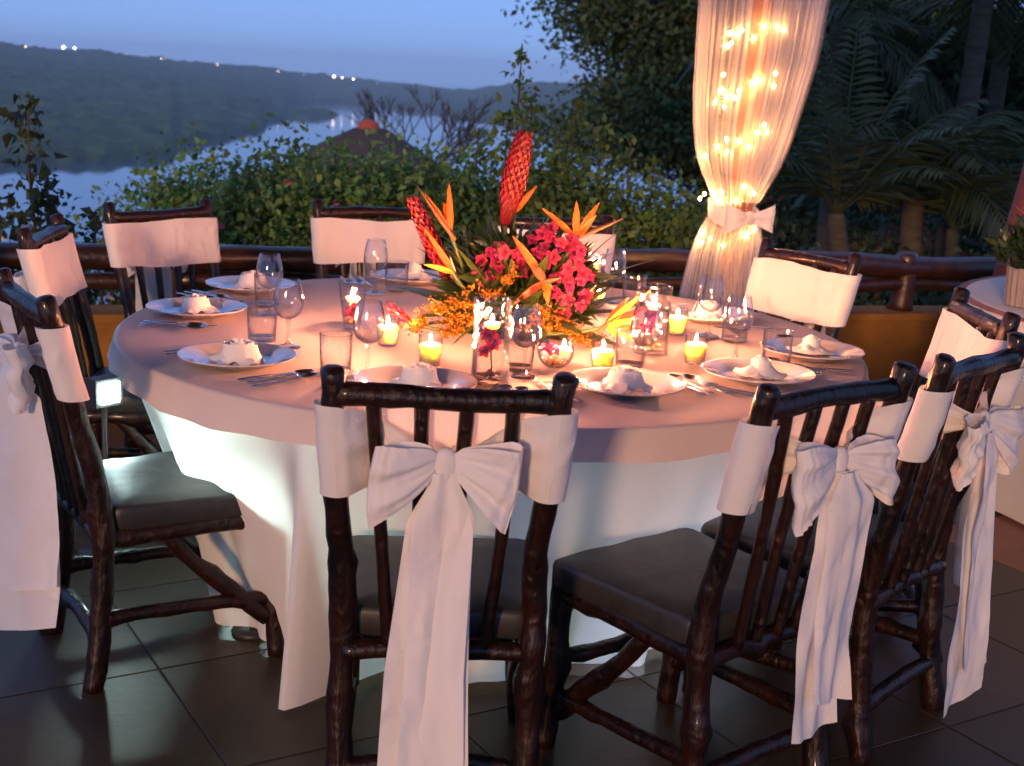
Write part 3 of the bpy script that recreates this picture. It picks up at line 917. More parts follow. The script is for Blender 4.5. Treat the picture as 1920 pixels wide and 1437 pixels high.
bulbs = [[0.917, 1.785], [0.95, 1.781], [0.968, 1.801], [1.023, 1.767], [1.065, 1.822], [1.13, 1.822], [1.162, 1.809], [0.91, 1.726], [1.142, 1.616], [1.071, 1.581], [1.036, 1.567], [1.139, 1.558], [0.904, 1.529], [0.979, 1.529], [0.929, 1.502], [0.964, 1.498], [0.88, 1.473], [1.113, 1.38], [1.083, 1.345], [1.132, 1.347], [1.006, 1.301], [1.054, 1.277], [0.91, 1.27], [0.955, 1.248], [0.868, 1.219], [1.054, 1.088], [1.099, 1.06], [0.953, 1.055], [0.916, 1.046], [0.875, 1.04], [0.856, 1.018], [1.016, 1.018], [1.105, 0.893], [1.09, 0.876], [1.078, 0.854], [0.882, 0.855], [0.918, 0.827], [0.879, 0.806], [0.975, 0.805]]
fl = thing('fairy_lights', (CX, CY, 0), 0, 'string of warm fairy lights wound round the curtained column', 'fairy lights')
g = G()
spiral = []
for i in range(261):
    q = i / 260
    a = -q * 2 * PI * 5.2 + .6
    spiral.append((.13 * math.cos(a), .11 * math.sin(a), .78 + 1.3 * q))
g.tube(spiral, .0018, 4, cap=False); g.obj('wire', MT['housing'], fl)
g = G(); g.ball((0, 0, 0), .0062, 8, 6, (1, 1, 1.35))
b0 = g.obj('bulb', MT['bulb'], fl)
pos = []
for (x, z) in bulbs:
    dx = x - CX
    hw = max(.03, (cl(z)[1] - cl(z)[0]) / 2 - .03)
    d = math.sqrt(max(.0, 1 - min(1, (abs(dx) / hw)) ** 2))
    pos.append((dx, -max(.075 if abs(dx) < .075 else .01, d * min(.14, hw * .6)), z))
for k in range(8):
    pos.append((rg_.uniform(-.12, .12), .10, .85 + .15 * k))
for k, p in enumerate(pos):
    o = b0 if k == 0 else place(b0.data, 'bulb', fl)
    o.location = p

# ================================================================== CHAIRS AND SASHES
CHX = -.078
TX, TY, TR, TZ = -.066, 4.016, 1.128, .765
SEATS = {  # angle round the table, radius of the back's top, turn
    1: (218.6, 1.43, -4.7), 2: (167.9, 1.546, 17.7), 3: (139.3, 1.776, -2.9), 4: (109.8, 1.686, -.7), 5: (81.0, 1.496, -1.6),
    6: (32.9, 1.351, 2.2), 7: (-15.2, 1.443, 14.5), 8: (-43.0, 1.579, 1.9), 9: (-63.8, 1.649, 12.8), 10: (-91.4, 1.639, 5.2)}
WHO = {1: 'chair at the left foreground', 2: 'chair by the floodlight at the far left', 3: 'far left chair against the railing', 4: 'far chair just left of the flowers',
       5: 'far chair hidden behind the flowers', 6: 'chair beside the lit curtain', 7: 'far right chair with plain back', 8: 'right chair cut by the picture edge',
       9: 'right foreground chair with big bow', 10: 'nearest chair in the centre foreground'}
CH_LABEL = {1: 'rustic branch chair in the left foreground seen from its side', 2: 'rustic branch chair at far left next to the floodlight', 3: 'rustic branch chair at far left in front of the railing',
            4: 'rustic branch chair at the far side left of the flowers', 5: 'rustic branch chair at the far side hidden by the flowers', 6: 'rustic branch chair standing beside the lit curtain',
            7: 'rustic branch chair at far right facing the table', 8: 'rustic branch chair at the right edge seen from behind', 9: 'rustic branch chair in the right foreground with big bow', 10: 'nearest rustic branch chair in the centre foreground'}
SA_LABEL = {1: 'white sash with long tails on the left foreground chair', 2: 'white sash on the chair next to the floodlight', 3: 'white sash across the far left chair by the railing',
            4: 'white sash across the far chair left of the flowers', 5: 'white sash on the far chair behind the flowers', 6: 'white sash on the chair beside the lit curtain',
            7: 'white sash on the far right chair facing the table', 8: 'white sash with bow on the chair at the right edge', 9: 'white sash with big bow on the right foreground chair', 10: 'white sash tied in a bow on the nearest centre chair'}
BY = [(0, -.25), (.2, -.23), (.45, -.225), (.62, -.255), (.82, -.31), (1.0, -.355)]
def back_y(z): return float(np.interp(z, [p[0] for p in BY], [p[1] for p in BY]))

def make_chair(i):
    a, rad, yo = SEATS[i]
    a, yo = R_(a), R_(yo)
    fx, fy = -math.cos(a + yo), -math.sin(a + yo)
    rz = math.atan2(fy, fx) - PI / 2
    tip = Vector((CHX + rad * math.cos(a), TY + rad * math.sin(a), 0))
    org = tip + Vector((fx, fy, 0)) * .355
    t = thing('chair', org, rz, CH_LABEL[i], 'chair', 'rustic chairs round the table')
    rg = random.Random(100 + i)
    W = MT['wood']
    def tb(name, path, r, seg=10, rough=.13, step=.03, **k):
        g = G(); g.tube(path, r, seg, rough, rg, step=step, **k); return g.obj(name, W, t)
    j = lambda s=.006: rg.uniform(-s, s)
    for s in (-1, 1):
        tb('back_post', [(s * .198 + j(.008), -.262, 0), (s * .193 + j(.01), -.23 + j(), .2), (s * .190 + j(), -.225 + j(), .45), (s * .198 + j(.008), -.262 + j(), .64), (s * .208 + j(), -.31, .82), (s * .213, -.343, .955), (s * .214, -.352, .992)],
           [.028, .027, .026, .024, .0225, .0235, .0235], 12, .22)
        tb('front_leg', [(s * .205 + j(.01), .225, 0), (s * .2 + j(), .215, .2), (s * .198, .21, .425)], [.026, .025, .025], 10, .15)
    tb('top_rail', [(-.205, -.336, .948), (-.07, -.340 + j(), .950 + j(.008)), (.07, -.340 + j(), .946 + j(.008)), (.205, -.336, .944)], [.0245, .0225, .023, .0235], 12, .20)
    tb('lower_rail', [(-.19, -.233, .385), (0, -.228 + j(), .39 + j()), (.19, -.233, .385)], .020)
    xs0 = (-.138, -.052, .040, .130); xs1 = (-.098, -.036, .036, .094)
    for k in range(4):
        m_ = (xs0[k] + xs1[k]) / 2
        tb('slat', [(xs0[k] + j(), -.336, .94), (m_ + j(.008), -.287 + j(), .68), (xs1[k] + j(), -.235, .395)], [.015, .0135, .013], 8, .10)
    # seat frame logs
    tb('seat_frame', [(-.2, .212, .385), (0, .216, .39), (.2, .212, .385)], .024)
    for s in (-1, 1):
        tb('seat_frame', [(s * .195, .20, .385), (s * .197, 0, .39 + j()), (s * .190, -.225, .385)], .024)
    # stretchers
    z0 = .15 + j(.03)
    for s in (-1, 1):
        tb('stretcher', [(s * .203, .215, z0), (s * .205 + j(.01), 0, z0 + .015), (s * .195, -.235, z0 + .02)], .0185)
        tb('brace', [(s * .200, .20, .10 + j(.02)), (s * .196, .10, .20), (s * .196, .0, .30 + j(.02)), (s * .196, -.07, .38)], [.021, .024, .020, .017], 9, .22)
    tb('stretcher', [(-.195, -.238, .12), (0, -.235, .125 + j(.02)), (.195, -.238, .12)], .02)
    tb('stretcher', [(-.2, .218, .22), (0, .222, .22 + j(.02)), (.2, .218, .22)], .018)
    # cushion
    g = G()
    def cush(u, v):
        an = 2 * PI * u
        c, s = math.cos(an), math.sin(an)
        n_ = (abs(c) ** 18 + abs(s) ** 18) ** (-1 / 18)
        prof = [(0.0, .402), (.97, .402), (1.0, .408), (1.0, .452), (.985, .463), (.955, .467), (.6, .469), (0, .470)]
        k = v * 7; q = min(int(k), 6); tt = k - q
        r = prof[q][0] * (1 - tt) + prof[q + 1][0] * tt; z = prof[q][1] * (1 - tt) + prof[q + 1][1] * tt
        x, y = c * n_ * r, s * n_ * r
        return (x * (.215 + .012 * y), .012 + y * .222, z + .003 * noise.noise(Vector((x * 3, y * 3, i))))
    g.grid(cush, 96, 7, True); g.obj('seat_cushion', MT['seat'], t)
    return t, org, rz

def crumple(x, z, k, amp):
    a = abs(noise.noise(Vector((x * 16, z * 9, k * 5.3)))) + .5 * abs(noise.noise(Vector((x * 34 + 9, z * 20, k * 2.7))))
    return amp * (a - .35)

def make_sash(i, org, rz):
    rg = random.Random(300 + i)
    t = thing('sash', org, rz, SA_LABEL[i], 'sash', 'white sashes tied on the chairs')
    S = MT['sash']
    zt, zb = .930 + rg.uniform(-.006, .004), .745 + rg.uniform(-.012, .012)
    pw = .214
    p1, p2, p3 = (rg.uniform(0, 6.28) for _ in range(3))
    # cross-section of the band: wraps both posts, flat panel in front
    def band(u, v):
        z = zb + (zt - zb) * v
        by = back_y(z)
        hw = pw - .012 * (zt - z) / .2
        r = .0365
        # path lengths
        if u < .14:
            a = -PI * .5 - PI * (u / .14) * 1.0          # behind left post round outside to front
            x, y = -hw + r * math.cos(a), by + r * math.sin(a)
        elif u > .86:
            a = PI * .5 - PI * ((u - .86) / .14)
            x, y = hw + r * math.cos(a), by + r * math.sin(a)
        else:
            q = (u - .14) / .72
            x = -hw + 2 * hw * q
            y = by + r - .010 * math.sin(PI * q) + .003 * math.sin(12 * q + p1 + 3 * v) * math.sin(PI * q)
        zz = z + (.010 * (v - .5) * 2 * math.sin(u * 5 + p2) * .6 + .003 * math.sin(9 * u + p3)) * math.sin(PI * u)
        nz = noise.noise(Vector((u * 9, v * 3, i * 3.7)))
        x += .004 * nz * (1 if abs(x) > .2 else 0) * (1 if x > 0 else -1); y += .003 * nz + .002 * noise.noise(Vector((u * 30, v * 2, i)))
        zz += .004 * noise.noise(Vector((u * 7, i * 2.1, v)))
        return (x, y, zz)
    g = G(); g.grid(band, 90, 12); g.obj('band', S, t)
    kz = .822 + rg.uniform(-.012, .012); kx = rg.uniform(-.012, .012)
    kb = back_y(kz) - .048
    for s in (-1, 1):
        def tieband(u, v, s=s):
            # u: post -> knot
            e = u * u * (3 - 2 * u)
            zc = (zb + zt) / 2 * (1 - e) + kz * e
            hh = (zt - zb) / 2 * (1 - e) ** 1.1 + .016 * e
            z = zc + (v - .5) * 2 * hh
            hw_ = pw - .012 * (zt - zb) * (1 - v) / .2
            x = s * hw_ * (1 - u) + kx * u
            y = back_y(z) + float(np.interp(u, [0, .10, .34, .55, .78, 1], [-.0365, -.034, .008, .004, -.034, -.046]))
            y += .005 * math.sin(v * 15 + p1) * math.sin(PI * u) + .005 * math.sin(v * 24 + 3 * u + p2) * u
            y += crumple(x, z, i + s, .007) * min(1, u * 4)
            return (x, y, z)
        g = G(); g.grid(tieband, 30, 18); g.obj('tie_band', S, t)
    g = G()
    g.grid(lambda u, v: (kx + (.022 + .003 * math.sin(6 * PI * u + 5 * v)) * math.sin(PI * v) ** .7 * math.cos(2 * PI * u), kb - .004 + .017 * math.sin(PI * v) ** .7 * math.sin(2 * PI * u),
                         kz - .034 * math.cos(PI * v) - .008), 20, 10, True)
    g.obj('knot', S, t)
    dr = (rg.uniform(.02, .06), rg.uniform(.03, .075))
    for s in (-1, 1):
        X = rg.uniform(.118, .15); wdt = rg.uniform(.115, .15); drp = dr[0] if s < 0 else dr[1]; bl = rg.uniform(.03, .045); tw = rg.uniform(-.02, .02)
        q1 = rg.uniform(0, 6.28); tq = rg.uniform(-.12, .22)
        def loop(u, v, s=s):
            e = math.sin(PI * u)
            ex = e ** .75
            wv = .026 + wdt * ex ** .62
            vv = v - .5
            x = kx + s * (.012 + X * ex * (1 - .06 * (2 * vv) ** 2 * ex + tq * vv))
            y = kb - .010 - bl * .55 * ex + bl * math.cos(PI * u) * math.sin(PI * min(u, 1 - u) * 1.0) ** .6 + .010 * math.sin(vv * 13 + q1) * e * (1.2 - e) * 2 + tw * vv * e + .0035 * math.sin(vv * 29 + q1 * 3) * (1 - .75 * e) * min(1, e * 4)
            z = kz - drp * ex + vv * wv + .006 * math.sin(u * 9 + q1) * ex
            y += crumple(x * 1.2 + u, z, i * 2 + s, .009) * min(1, e * 2)
            return (x, y, z)
        g = G(); g.grid(loop, 44, 22); g.obj('bow_loop', S, t)
    base_len = {1: .58, 8: .58, 9: .50, 10: .70}.get(i, .55)
    for s in (-1, 1):
        Ln = base_len + (rg.uniform(.0, .03) if s > 0 else rg.uniform(.07, .12))
        wt = rg.uniform(.072, .088); q1 = rg.uniform(0, 6.28); dx = s * rg.uniform(.005, .022) + {9: -.0, 10: -.01}.get(i, 0)
        slant = rg.uniform(-.05, .05); yo = -.012 if s > 0 else .0; twist = .62 if i == 1 else 0
        if i == 1: wt *= 1.35; dx += .03
        curl = rg.uniform(.01, .03)
        def tail(u, v, s=s):
            # u down, v across
            op = min(1, u / .14); op = op * op * (3 - 2 * op)
            hw = .024 + (wt - .024) * (.75 * op + .25 * u)
            vv = v * 2 - 1
            fold = (.010 * math.sin(vv * 2.2 + q1 + u * 1.2) + .0025 * math.sin(vv * 7 + q1 * 2) + .002 * math.sin(vv * 5 + u * 14 + q1) + .004 * abs(((vv * 1.6 + q1) % 2) - 1)) * (.35 + .65 * op)
            x = kx + dx * min(1, u * 2) + vv * hw * (1 - .10 * math.sin(3 * u + q1))
            y = kb - .012 + yo + fold - .020 * op + .012 * math.sin(u * 4 + q1)
            y -= curl * max(0, u - .75) * 2 * vv * vv
            y += twist * vv * hw * op
            z = kz - .02 - u * Ln + slant * vv * u * .5 + .008 * vv * vv * u
            y += crumple(x, z * .5, i * 3 + s, .011) * op
            return (x, y, z)
        g = G(); g.grid(lambda a_, b_: tail(b_, a_), 22, 70); g.obj('tail', S, t)
    return t

for i in range(1, 11):
    _, o_, r_ = make_chair(i)
    make_sash(i, o_, r_)

# ================================================================== TABLE AND CLOTHS
tb_ = thing('round_table', (TX, TY, 0), 0, 'large round banquet table under white cloths', 'table')
g = G(); g.lathe([(.01, .725), (TR - .012, .725), (TR - .008, .74), (TR - .012, .755), (.01, .755)], 64); g.obj('tabletop', MT['post_wood'], tb_)
for k in range(4):
    a = PI / 4 + k * PI / 2
    g = G(); g.tube([(.6 * math.cos(a), .6 * math.sin(a), 0), (.6 * math.cos(a), .6 * math.sin(a), .725)], .03, 8); g.obj('leg', MT['post_wood'], tb_)

def edge_wave(th): return .5 * math.sin(5 * th + .7) + .3 * math.sin(11 * th + 2) + .2 * math.sin(17 * th)
def overlay(u, v):
    th = 2 * PI * u
    r0 = TR - .006
    drop = .064 + .014 * edge_wave(th * .7 + 1)
    if v < .7:
        r = r0 * (v / .7); z = TZ - .003 + .0012 * noise.noise(Vector((r * 6 * math.cos(th), r * 6 * math.sin(th), 1)))
        if v < 1e-6: r = 0.001
    elif v < .82:
        q = (v - .7) / .12 * PI / 2
        r = r0 + .012 * math.sin(q); z = TZ - .003 - .012 * (1 - math.cos(q))
    else:
        q = (v - .82) / .18
        r = r0 + .012 + q * (.012 + .018 * (edge_wave(th) + .3) + .006 * math.sin(31 * th + 2 * math.sin(3 * th))); z = TZ - .015 - drop * q
    return (r * math.cos(th), r * math.sin(th), z)
ov = thing('table_overlay', (TX, TY, 0), 0, 'pinkish white overlay cloth on top of the round table', 'tablecloth')
g = G(); g.grid(overlay, 220, 50, True); g.obj('cloth', MT['overlay'], ov)

CORN = [R_(-111), R_(-21), R_(69), R_(159)]
def adiff(a, b): return (a - b + PI) % (2 * PI) - PI
def skirt(u, v):
    th = 2 * PI * u
    t_ = v
    zt_, z_ = .752, .752 - .744 * v
    d = min((abs(adiff(th, c)) for c in CORN))
    sp = math.exp(-(d / .045) ** 2)
    cd = min((adiff(th, c) for c in CORN), key=abs)
    mid = .885 + .05 * math.sin(3 * th + 1.2) + .02 * math.sin(9 * th)
    fold = .035 * math.sin(13 * th + 1.0 + .8 * t_) + .022 * math.sin(23 * th + 2.1 - t_) + .012 * math.sin(41 * th)
    # softer broad folds running into each corner
    fold += .05 * math.exp(-((abs(cd) - .30) / .10) ** 2) * t_ - .07 * math.exp(-((abs(cd) - .15) / .06) ** 2)
    rb = mid * (1 - sp) + 1.19 * sp + fold * (1 - sp)
    r = (TR - .006) + (rb - TR) * (t_ ** .9)
    # hem: mid-sides a little short of the floor, corners touching it
    z = zt_ - (zt_ - (.012 + .012 * (1 - sp))) * t_
    tw = -.03 * sp * t_
    return (r * math.cos(th + tw), r * math.sin(th + tw), z)
sk = thing('tablecloth', (TX, TY, 0), 0, 'white tablecloth hanging to the floor and lit from inside', 'tablecloth')
g = G(); g.grid(skirt, 420, 34, True); g.obj('cloth', MT['skirt'], sk)

# cool lamps under the table (they glow through the cloth)
for k, (x, y, z) in enumerate(((-.62, -.62, .60), (-.85, .10, .45), (.45, -.45, .35))):
    lmp = thing('table_light', (TX + x, TY + y, 0), 0, ('cool white lamp glowing through the cloth left of the nearest chair', 'cool white lamp under the left side of the table', 'cool white lamp under the right side of the table')[k], 'lamp', 'lamps under the table')
    g = G(); g.lathe([(.005, z + .01), (.05, z + .01), (.055, z), (.05, z - .012), (.005, z - .014)], 16); g.obj('diffuser', MT['led_blue' if k == 2 else 'led'], lmp)
    g = G(); g.lathe([(.012, 0), (.012, z - .016)], 8); g.lathe([(.004, 0.001), (.06, .001), (.055, .015), (.004, .018)], 12); g.obj('stand', MT['housing'], lmp)

# floodlight on the terrace at the left behind the table
fd = thing('floodlight', (-1.240, 3.93, 0), R_(52), 'glaring white floodlight on a stand left of the table', 'floodlight')
g = G(); g.box((-.048, 0, .485), (.048, .06, .572)); g.obj('housing', MT['housing'], fd, smooth=False)
g = G(); g.box((-.034, -.006, .497), (.034, -.0005, .560)); g.obj('lens', MT['flood'], fd, smooth=False)
g = G(); g.tube([(0, .03, .02), (0, .03, .484)], .009, 8); g.lathe([(.002, .001), (.09, .001), (.085, .014), (.012, .022)], 20, (0, .03, 0)); g.obj('stand', MT['housing'], fd)

# ================================================================== TABLEWARE
TT = TZ + .001
# plate mesh
g = G()
g.lathe([(.001, .006), (.085, .006), (.098, .010), (.112, .019), (.152, .026), (.155, .0275), (.1545, .024), (.115, .0145), (.098, .004), (.085, .001), (.001, .001)], 48)
plate_o = g.obj('plate', MT['china']); plate_me = plate_o.data; bpy.data.objects.remove(plate_o)

def napkin_mesh(seed, style):
    rg = random.Random(seed)
    g = G()
    if style == 0:      # rolled rose
        turns = 4.2
        def fn(u, v):
            a = u * turns * 2 * PI
            r = .006 + .039 * u
            top = .052 - .010 * u + .003 * math.sin(a * 1.3 + seed)
            z = .012 + (top - .012) * v
            rr_ = r * (1 - .10 * v * u) + .003 * math.sin(2 * a + seed) * (1 - v) + .006 * (1 - v) ** 2 * u
            return (rr_ * math.cos(a), rr_ * math.sin(a), z)
        g.grid(fn, 120, 8)
        def skirt_(u, v):
            a = 2 * PI * u
            r = .040 + v * (.018 + .012 * math.sin(3 * a + seed) + .006 * math.sin(5 * a))
            return (r * math.cos(a), r * math.sin(a), 020e-3 - .014 * v + .004 * math.sin(9 * a) * v)
        g.grid(skirt_, 60, 6, True)
    else:               # loosely folded with standing points
        for k in range(4):
            a0 = rg.uniform(-.4, .4) + (k - 1) * .8
            hh = rg.uniform(.042, .052) if k == 1 else rg.uniform(.022, .036)
            def fn(u, v, a0=a0, hh=hh):
                x = (u - .5) * .13
                pk = max(0, 1 - abs(u - .5) * 2.2)
                y = (v - .5) * .07
                z = .010 + hh * pk ** .8 * (1 - abs(2 * v - 1)) + .004 * math.sin(11 * u + seed)
                return (x * math.cos(a0) - y * math.sin(a0), x * math.sin(a0) + y * math.cos(a0), z)
            g.grid(fn, 18, 12)
        g.grid(lambda u, v: ((.008 + .020 * u) * math.cos(6 * PI * u), (.008 + .020 * u) * math.sin(6 * PI * u), .012 + (.046 - .012 * u) * v), 70, 5)
    return g

def fork_mesh():
    g = G()
    def prof(y): return .0022 + .010 * max(0, (y - .14)) ** 1.2 - .012 * max(0, y - .165) + .004 * max(0, .03 - y)
    ys_ = [0, .01, .04, .09, .115, .135, .145]
    ws_ = [.005, .0065, .0055, .0035, .0035, .010, .012]
    for k in range(len(ys_) - 1):
        y0, y1, a, b = ys_[k], ys_[k + 1], ws_[k], ws_[k + 1]
        z0, z1 = prof(y0) + .002, prof(y1) + .002
        g.add([(-a, y0, z0), (a, y0, z0), (b, y1, z1), (-b, y1, z1), (-a, y0, z0 - .002), (a, y0, z0 - .002), (b, y1, z1 - .002), (-b, y1, z1 - .002)],
              [(0, 1, 2, 3), (7, 6, 5, 4), (0, 3, 7, 4), (1, 5, 6, 2)])
    for q in (-.0098, -.0034, .003, .0094):
        g.tube([(q, .144, .006), (q * 1.04, .17, .0075), (q * 1.0, .195, .011)], [.0017, .0011], 5)
    return g
def knife_mesh():
    g = G()
    g.tube([(0, 0, .004), (0, .05, .0045), (0, .10, .004)], [.006, .0065, .005], 8, flat=.55, step=.02)
    def bl(u, v):
        q = .10 + .125 * u
        wd_ = .009 * (1 - max(0, u - .7) / .3 * .8)
        return (-.006 + wd_ * 2 * v * (1 if v > .5 else 1), q, .004 + .0012 * math.sin(PI * v))
    g.grid(bl, 12, 4)
    g.grid(lambda u, v: (bl(u, v)[0], bl(u, v)[1], .0022), 12, 1)
    return g
def spoon_mesh():
    g = G()
    g.tube([(0, 0, .003), (0, .05, .003), (0, .10, .004), (0, .14, .006)], [.0055, .0045, .003, .0035], 8, flat=.5, step=.02)
    def bowl(u, v):
        a = 2 * PI * u
        return (.019 * v * math.cos(a), .168 + .030 * v * math.sin(a), .003 + .008 * v ** 2)
    g.grid(bowl, 24, 5, True)
    g.grid(lambda u, v: (bowl(u, v)[0] * 1.03, bowl(u, v)[1], bowl(u, v)[2] - .0012), 24, 5, True)
    return g
def stash(g, name, m):
    o = g.obj(name, m); me = o.data; bpy.data.objects.remove(o); return me
FORK, KNIFE, SPOON = stash(fork_mesh(), 'fork', MT['steel']), stash(knife_mesh(), 'knife', MT['steel']), stash(spoon_mesh(), 'spoon', MT['steel'])

# goblet: bowl and stem/foot
gb = G()
gb.lathe([(.030, .192), (.0335, .178), (.0385, .155), (.0415, .135), (.0405, .118), (.034, .101), (.022, .089), (.006, .083)], 32)
gb.lathe([(.0315, .192), (.0348, .178), (.0398, .155), (.0428, .135), (.0418, .117), (.035, .0995), (.023, .087), (.0055, .080)], 32)
gb.lathe([(.030, .192), (.0308, .1932), (.0315, .192)], 32)
GOB_B = stash(gb, 'bowl', MT['glass'])
gs_ = G(); gs_.lathe([(.0075, .081), (.0052, .072), (.0045, .05), (.0048, .025), (.007, .014), (.016, .008), (.030, .0045), (.0355, .0025), (.0355, .0008), (.002, .0006)], 28)
GOB_S = stash(gs_, 'stem', MT['glass_base'])
tg = G()
tg.lathe([(.042, .105), (.0405, .06), (.0385, .016), (.002, .014)], 32)
tg.lathe([(.0432, .105), (.0418, .06), (.0400, .012), (.0392, .003), (.036, .0008), (.002, .0008)], 32)
tg.lathe([(.042, .105), (.0426, .1062), (.0432, .105)], 32)
TUM = stash(tg, 'tumbler', MT['glass'])
tb2 = G(); tb2.lathe([(.002, .0135), (.0375, .0135), (.0385, .008), (.037, .0015), (.002, .0012)], 28)
TUM_B = stash(tb2, 'base', MT['glass_base'])

PLATES = {1: (-.728, 3.389), 2: (-1.000, 4.055), 3: (-.935, 4.56), 4: (-.40, 4.93), 5: (.10, 4.98), 6: (.655, 4.43), 7: (.895, 3.875), 8: (.672, 3.515), 9: (.290, 3.296), 10: (-.240, 3.195)}
GOBL = {1: (-.377, 3.341), 2: (-.636, 3.624), 3: (-.783, 4.115), 4: (-.502, 4.607), 5: (-.14, 4.66), 6: (.346, 4.684), 7: (.616, 4.113), 8: (.645, 3.745), 9: (.354, 3.491), 10: (.030, 3.395)}
TUMB = {1: (-.460, 3.330), 2: (-.725, 3.700), 3: (-.82, 4.27), 4: (-.435, 4.70), 5: (-.05, 4.70), 6: (.42, 4.66), 7: (.69, 4.06), 8: (.755, 3.70), 9: (.325, 3.59), 10: (.015, 3.48)}
STYLE = {1: 0, 2: 0, 3: 0, 4: 1, 5: 0, 6: 0, 7: 1, 8: 1, 9: 0, 10: 0}
rs = random.Random(77)
for i in range(1, 11):
    x, y = PLATES[i]
    d = Vector((TX - x, TY - y, 0)).normalized()
    rz = math.atan2(d.y, d.x) - PI / 2
    s = Vector((d.y, -d.x, 0))     # sitter's right
    o = tag(place(plate_me, 'dinner_plate', None, (x, y, TT), (0, 0, rz)), 'white dinner plate set for the ' + WHO[i], 'plate', 'dinner plates')
    g = napkin_mesh(i, STYLE[i])
    n_ = g.obj('napkin', MT['napkin']); n_.location = (x + rs.uniform(-.01, .01), y + rs.uniform(-.01, .01), TT + .0062); n_.rotation_euler = (0, 0, rz + rs.uniform(-.5, .5))
    sc_ = rs.uniform(1.0, 1.18); n_.scale = (sc_, sc_, sc_)
    tag(n_, ('white napkin rolled like a rose for the ' if STYLE[i] == 0 else 'white napkin folded with points for the ') + WHO[i], 'napkin', 'napkins on plates')
    def cut(me, name, off, word, back=-.10):
        p = Vector((x, y, 0)) + s * off + d * (back + rs.uniform(-.012, .012))
        o = place(me, name, None, (p.x, p.y, TT + .0006), (0, 0, rz + rs.uniform(-.05, .05)))
        tag(o, word + WHO[i], name.split('_')[-1], name + 's')
    cut(FORK, 'fork', -.178, 'inner steel fork left of plate for the ')
    cut(FORK, 'fork', -.208, 'outer steel fork left of plate for the ')
    cut(KNIFE, 'knife', .180, 'steel knife right of plate for the ')
    cut(SPOON, 'spoon', .212, 'inner steel spoon right of plate for the ')
    if i not in (5, 6): cut(SPOON, 'spoon', .250, 'outer steel spoon right of plate for the ')
    gx, gy = GOBL[i]
    t = thing('wine_glass', (gx, gy, TT), rs.uniform(0, 6), 'clear wine glass set for the ' + WHO[i], 'wine glass', 'wine glasses')
    place(GOB_B, 'bowl', t); place(GOB_S, 'stem', t)
    gx, gy = TUMB[i]
    t = thing('tumbler', (gx, gy, TT), rs.uniform(0, 6), 'clear water tumbler set for the ' + WHO[i], 'tumbler', 'water tumblers')
    place(TUM, 'wall', t); place(TUM_B, 'base', t)

# ---- candles
def flame_mesh():
    g = G(); g.lathe([(.0004, 0), (.0027, .003), (.0036, .007), (.0027, .0115), (.0012, .0155), (.0003, .019)], 10); return g
FLAME = stash(flame_mesh(), 'flame', MT['flame'])
wk = G(); wk.tube([(0, 0, 0), (.0005, 0, .008)], .0008, 5); WICK = stash(wk, 'wick', MT['housing'])
vg = G()
vg.lathe([(.0315, .082), (.0290, .03), (.0270, .008), (.001, .007)], 28)
vg.lathe([(.0335, .082), (.0312, .03), (.0292, .004), (.027, .0008), (.001, .0008)], 28)
vg.lathe([(.0315, .082), (.0325, .0835), (.0335, .082)], 28)
VOT = stash(vg, 'cup', MT['glass'])
wg = G(); wg.lathe([(.001, .0085), (.0262, .0085), (.0288, .030), (.0304, .056), (.0285, .0575), (.012, .0555), (.001, .055)], 28)
WAX = stash(wg, 'wax', MT['wax'])
VOTIVES = [(-.365, 3.724, 'votive candle behind the wine glass left of the flowers'), (-.226, 3.489, 'votive candle in front of the flowers left of the tall vase'),
           (.245, 3.532, 'votive candle just right of the round candle bowl'), (.515, 4.119, 'votive candle behind the right vase'), (.520, 3.690, 'votive candle at the right nearest the curtained side')]
for (x, y, lab) in VOTIVES:
    t = thing('votive_candle', (x, y, TT), rs.uniform(0, 6), lab, 'candle', 'votive candles')
    place(VOT, 'cup', t); wx = place(WAX, 'wax', t)
    place(WICK, 'wick', wx, (0, 0, .055)); place(FLAME, 'flame', wx, (0, 0, .060))

fw = G(); fw.lathe([(.001, 0), (.014, 0), (.020, .006), (.021, .014), (.018, .015), (.001, .014)], 20); FLOATW = stash(fw, 'floating_candle', MT['wax_white'])
def blossom(g, c, r, rg, n=6, up=(0, 0, 1)):
    upv = Vector(up).normalized()
    a_ = upv.orthogonal().normalized(); b_ = upv.cross(a_)
    c = Vector(c)
    for ring, (k, q, el) in enumerate(((n, 1.0, .25), (n - 1, .7, .8), (3, .4, 1.3))):
        for i in range(k):
            a = 2 * PI * (i + .5 * ring) / k + rg.uniform(-.2, .2)
            d = (a_ * math.cos(a) + b_ * math.sin(a)) * math.cos(el) + upv * math.sin(el)
            g.blade(c, c + d * r * q * rg.uniform(.85, 1.15), r * .75 * q, upv.cross(d), tuple(upv * r * .12), 4, .35)
def pebbles(g, R, z, n, rg):
    for k in range(n):
        a = rg.uniform(0, 6.28); r = R * math.sqrt(rg.random())
        g.ball((r * math.cos(a), r * math.sin(a), z + rg.uniform(0, .012)), rg.uniform(.006, .009), 6, 4, (1, 1, .7))

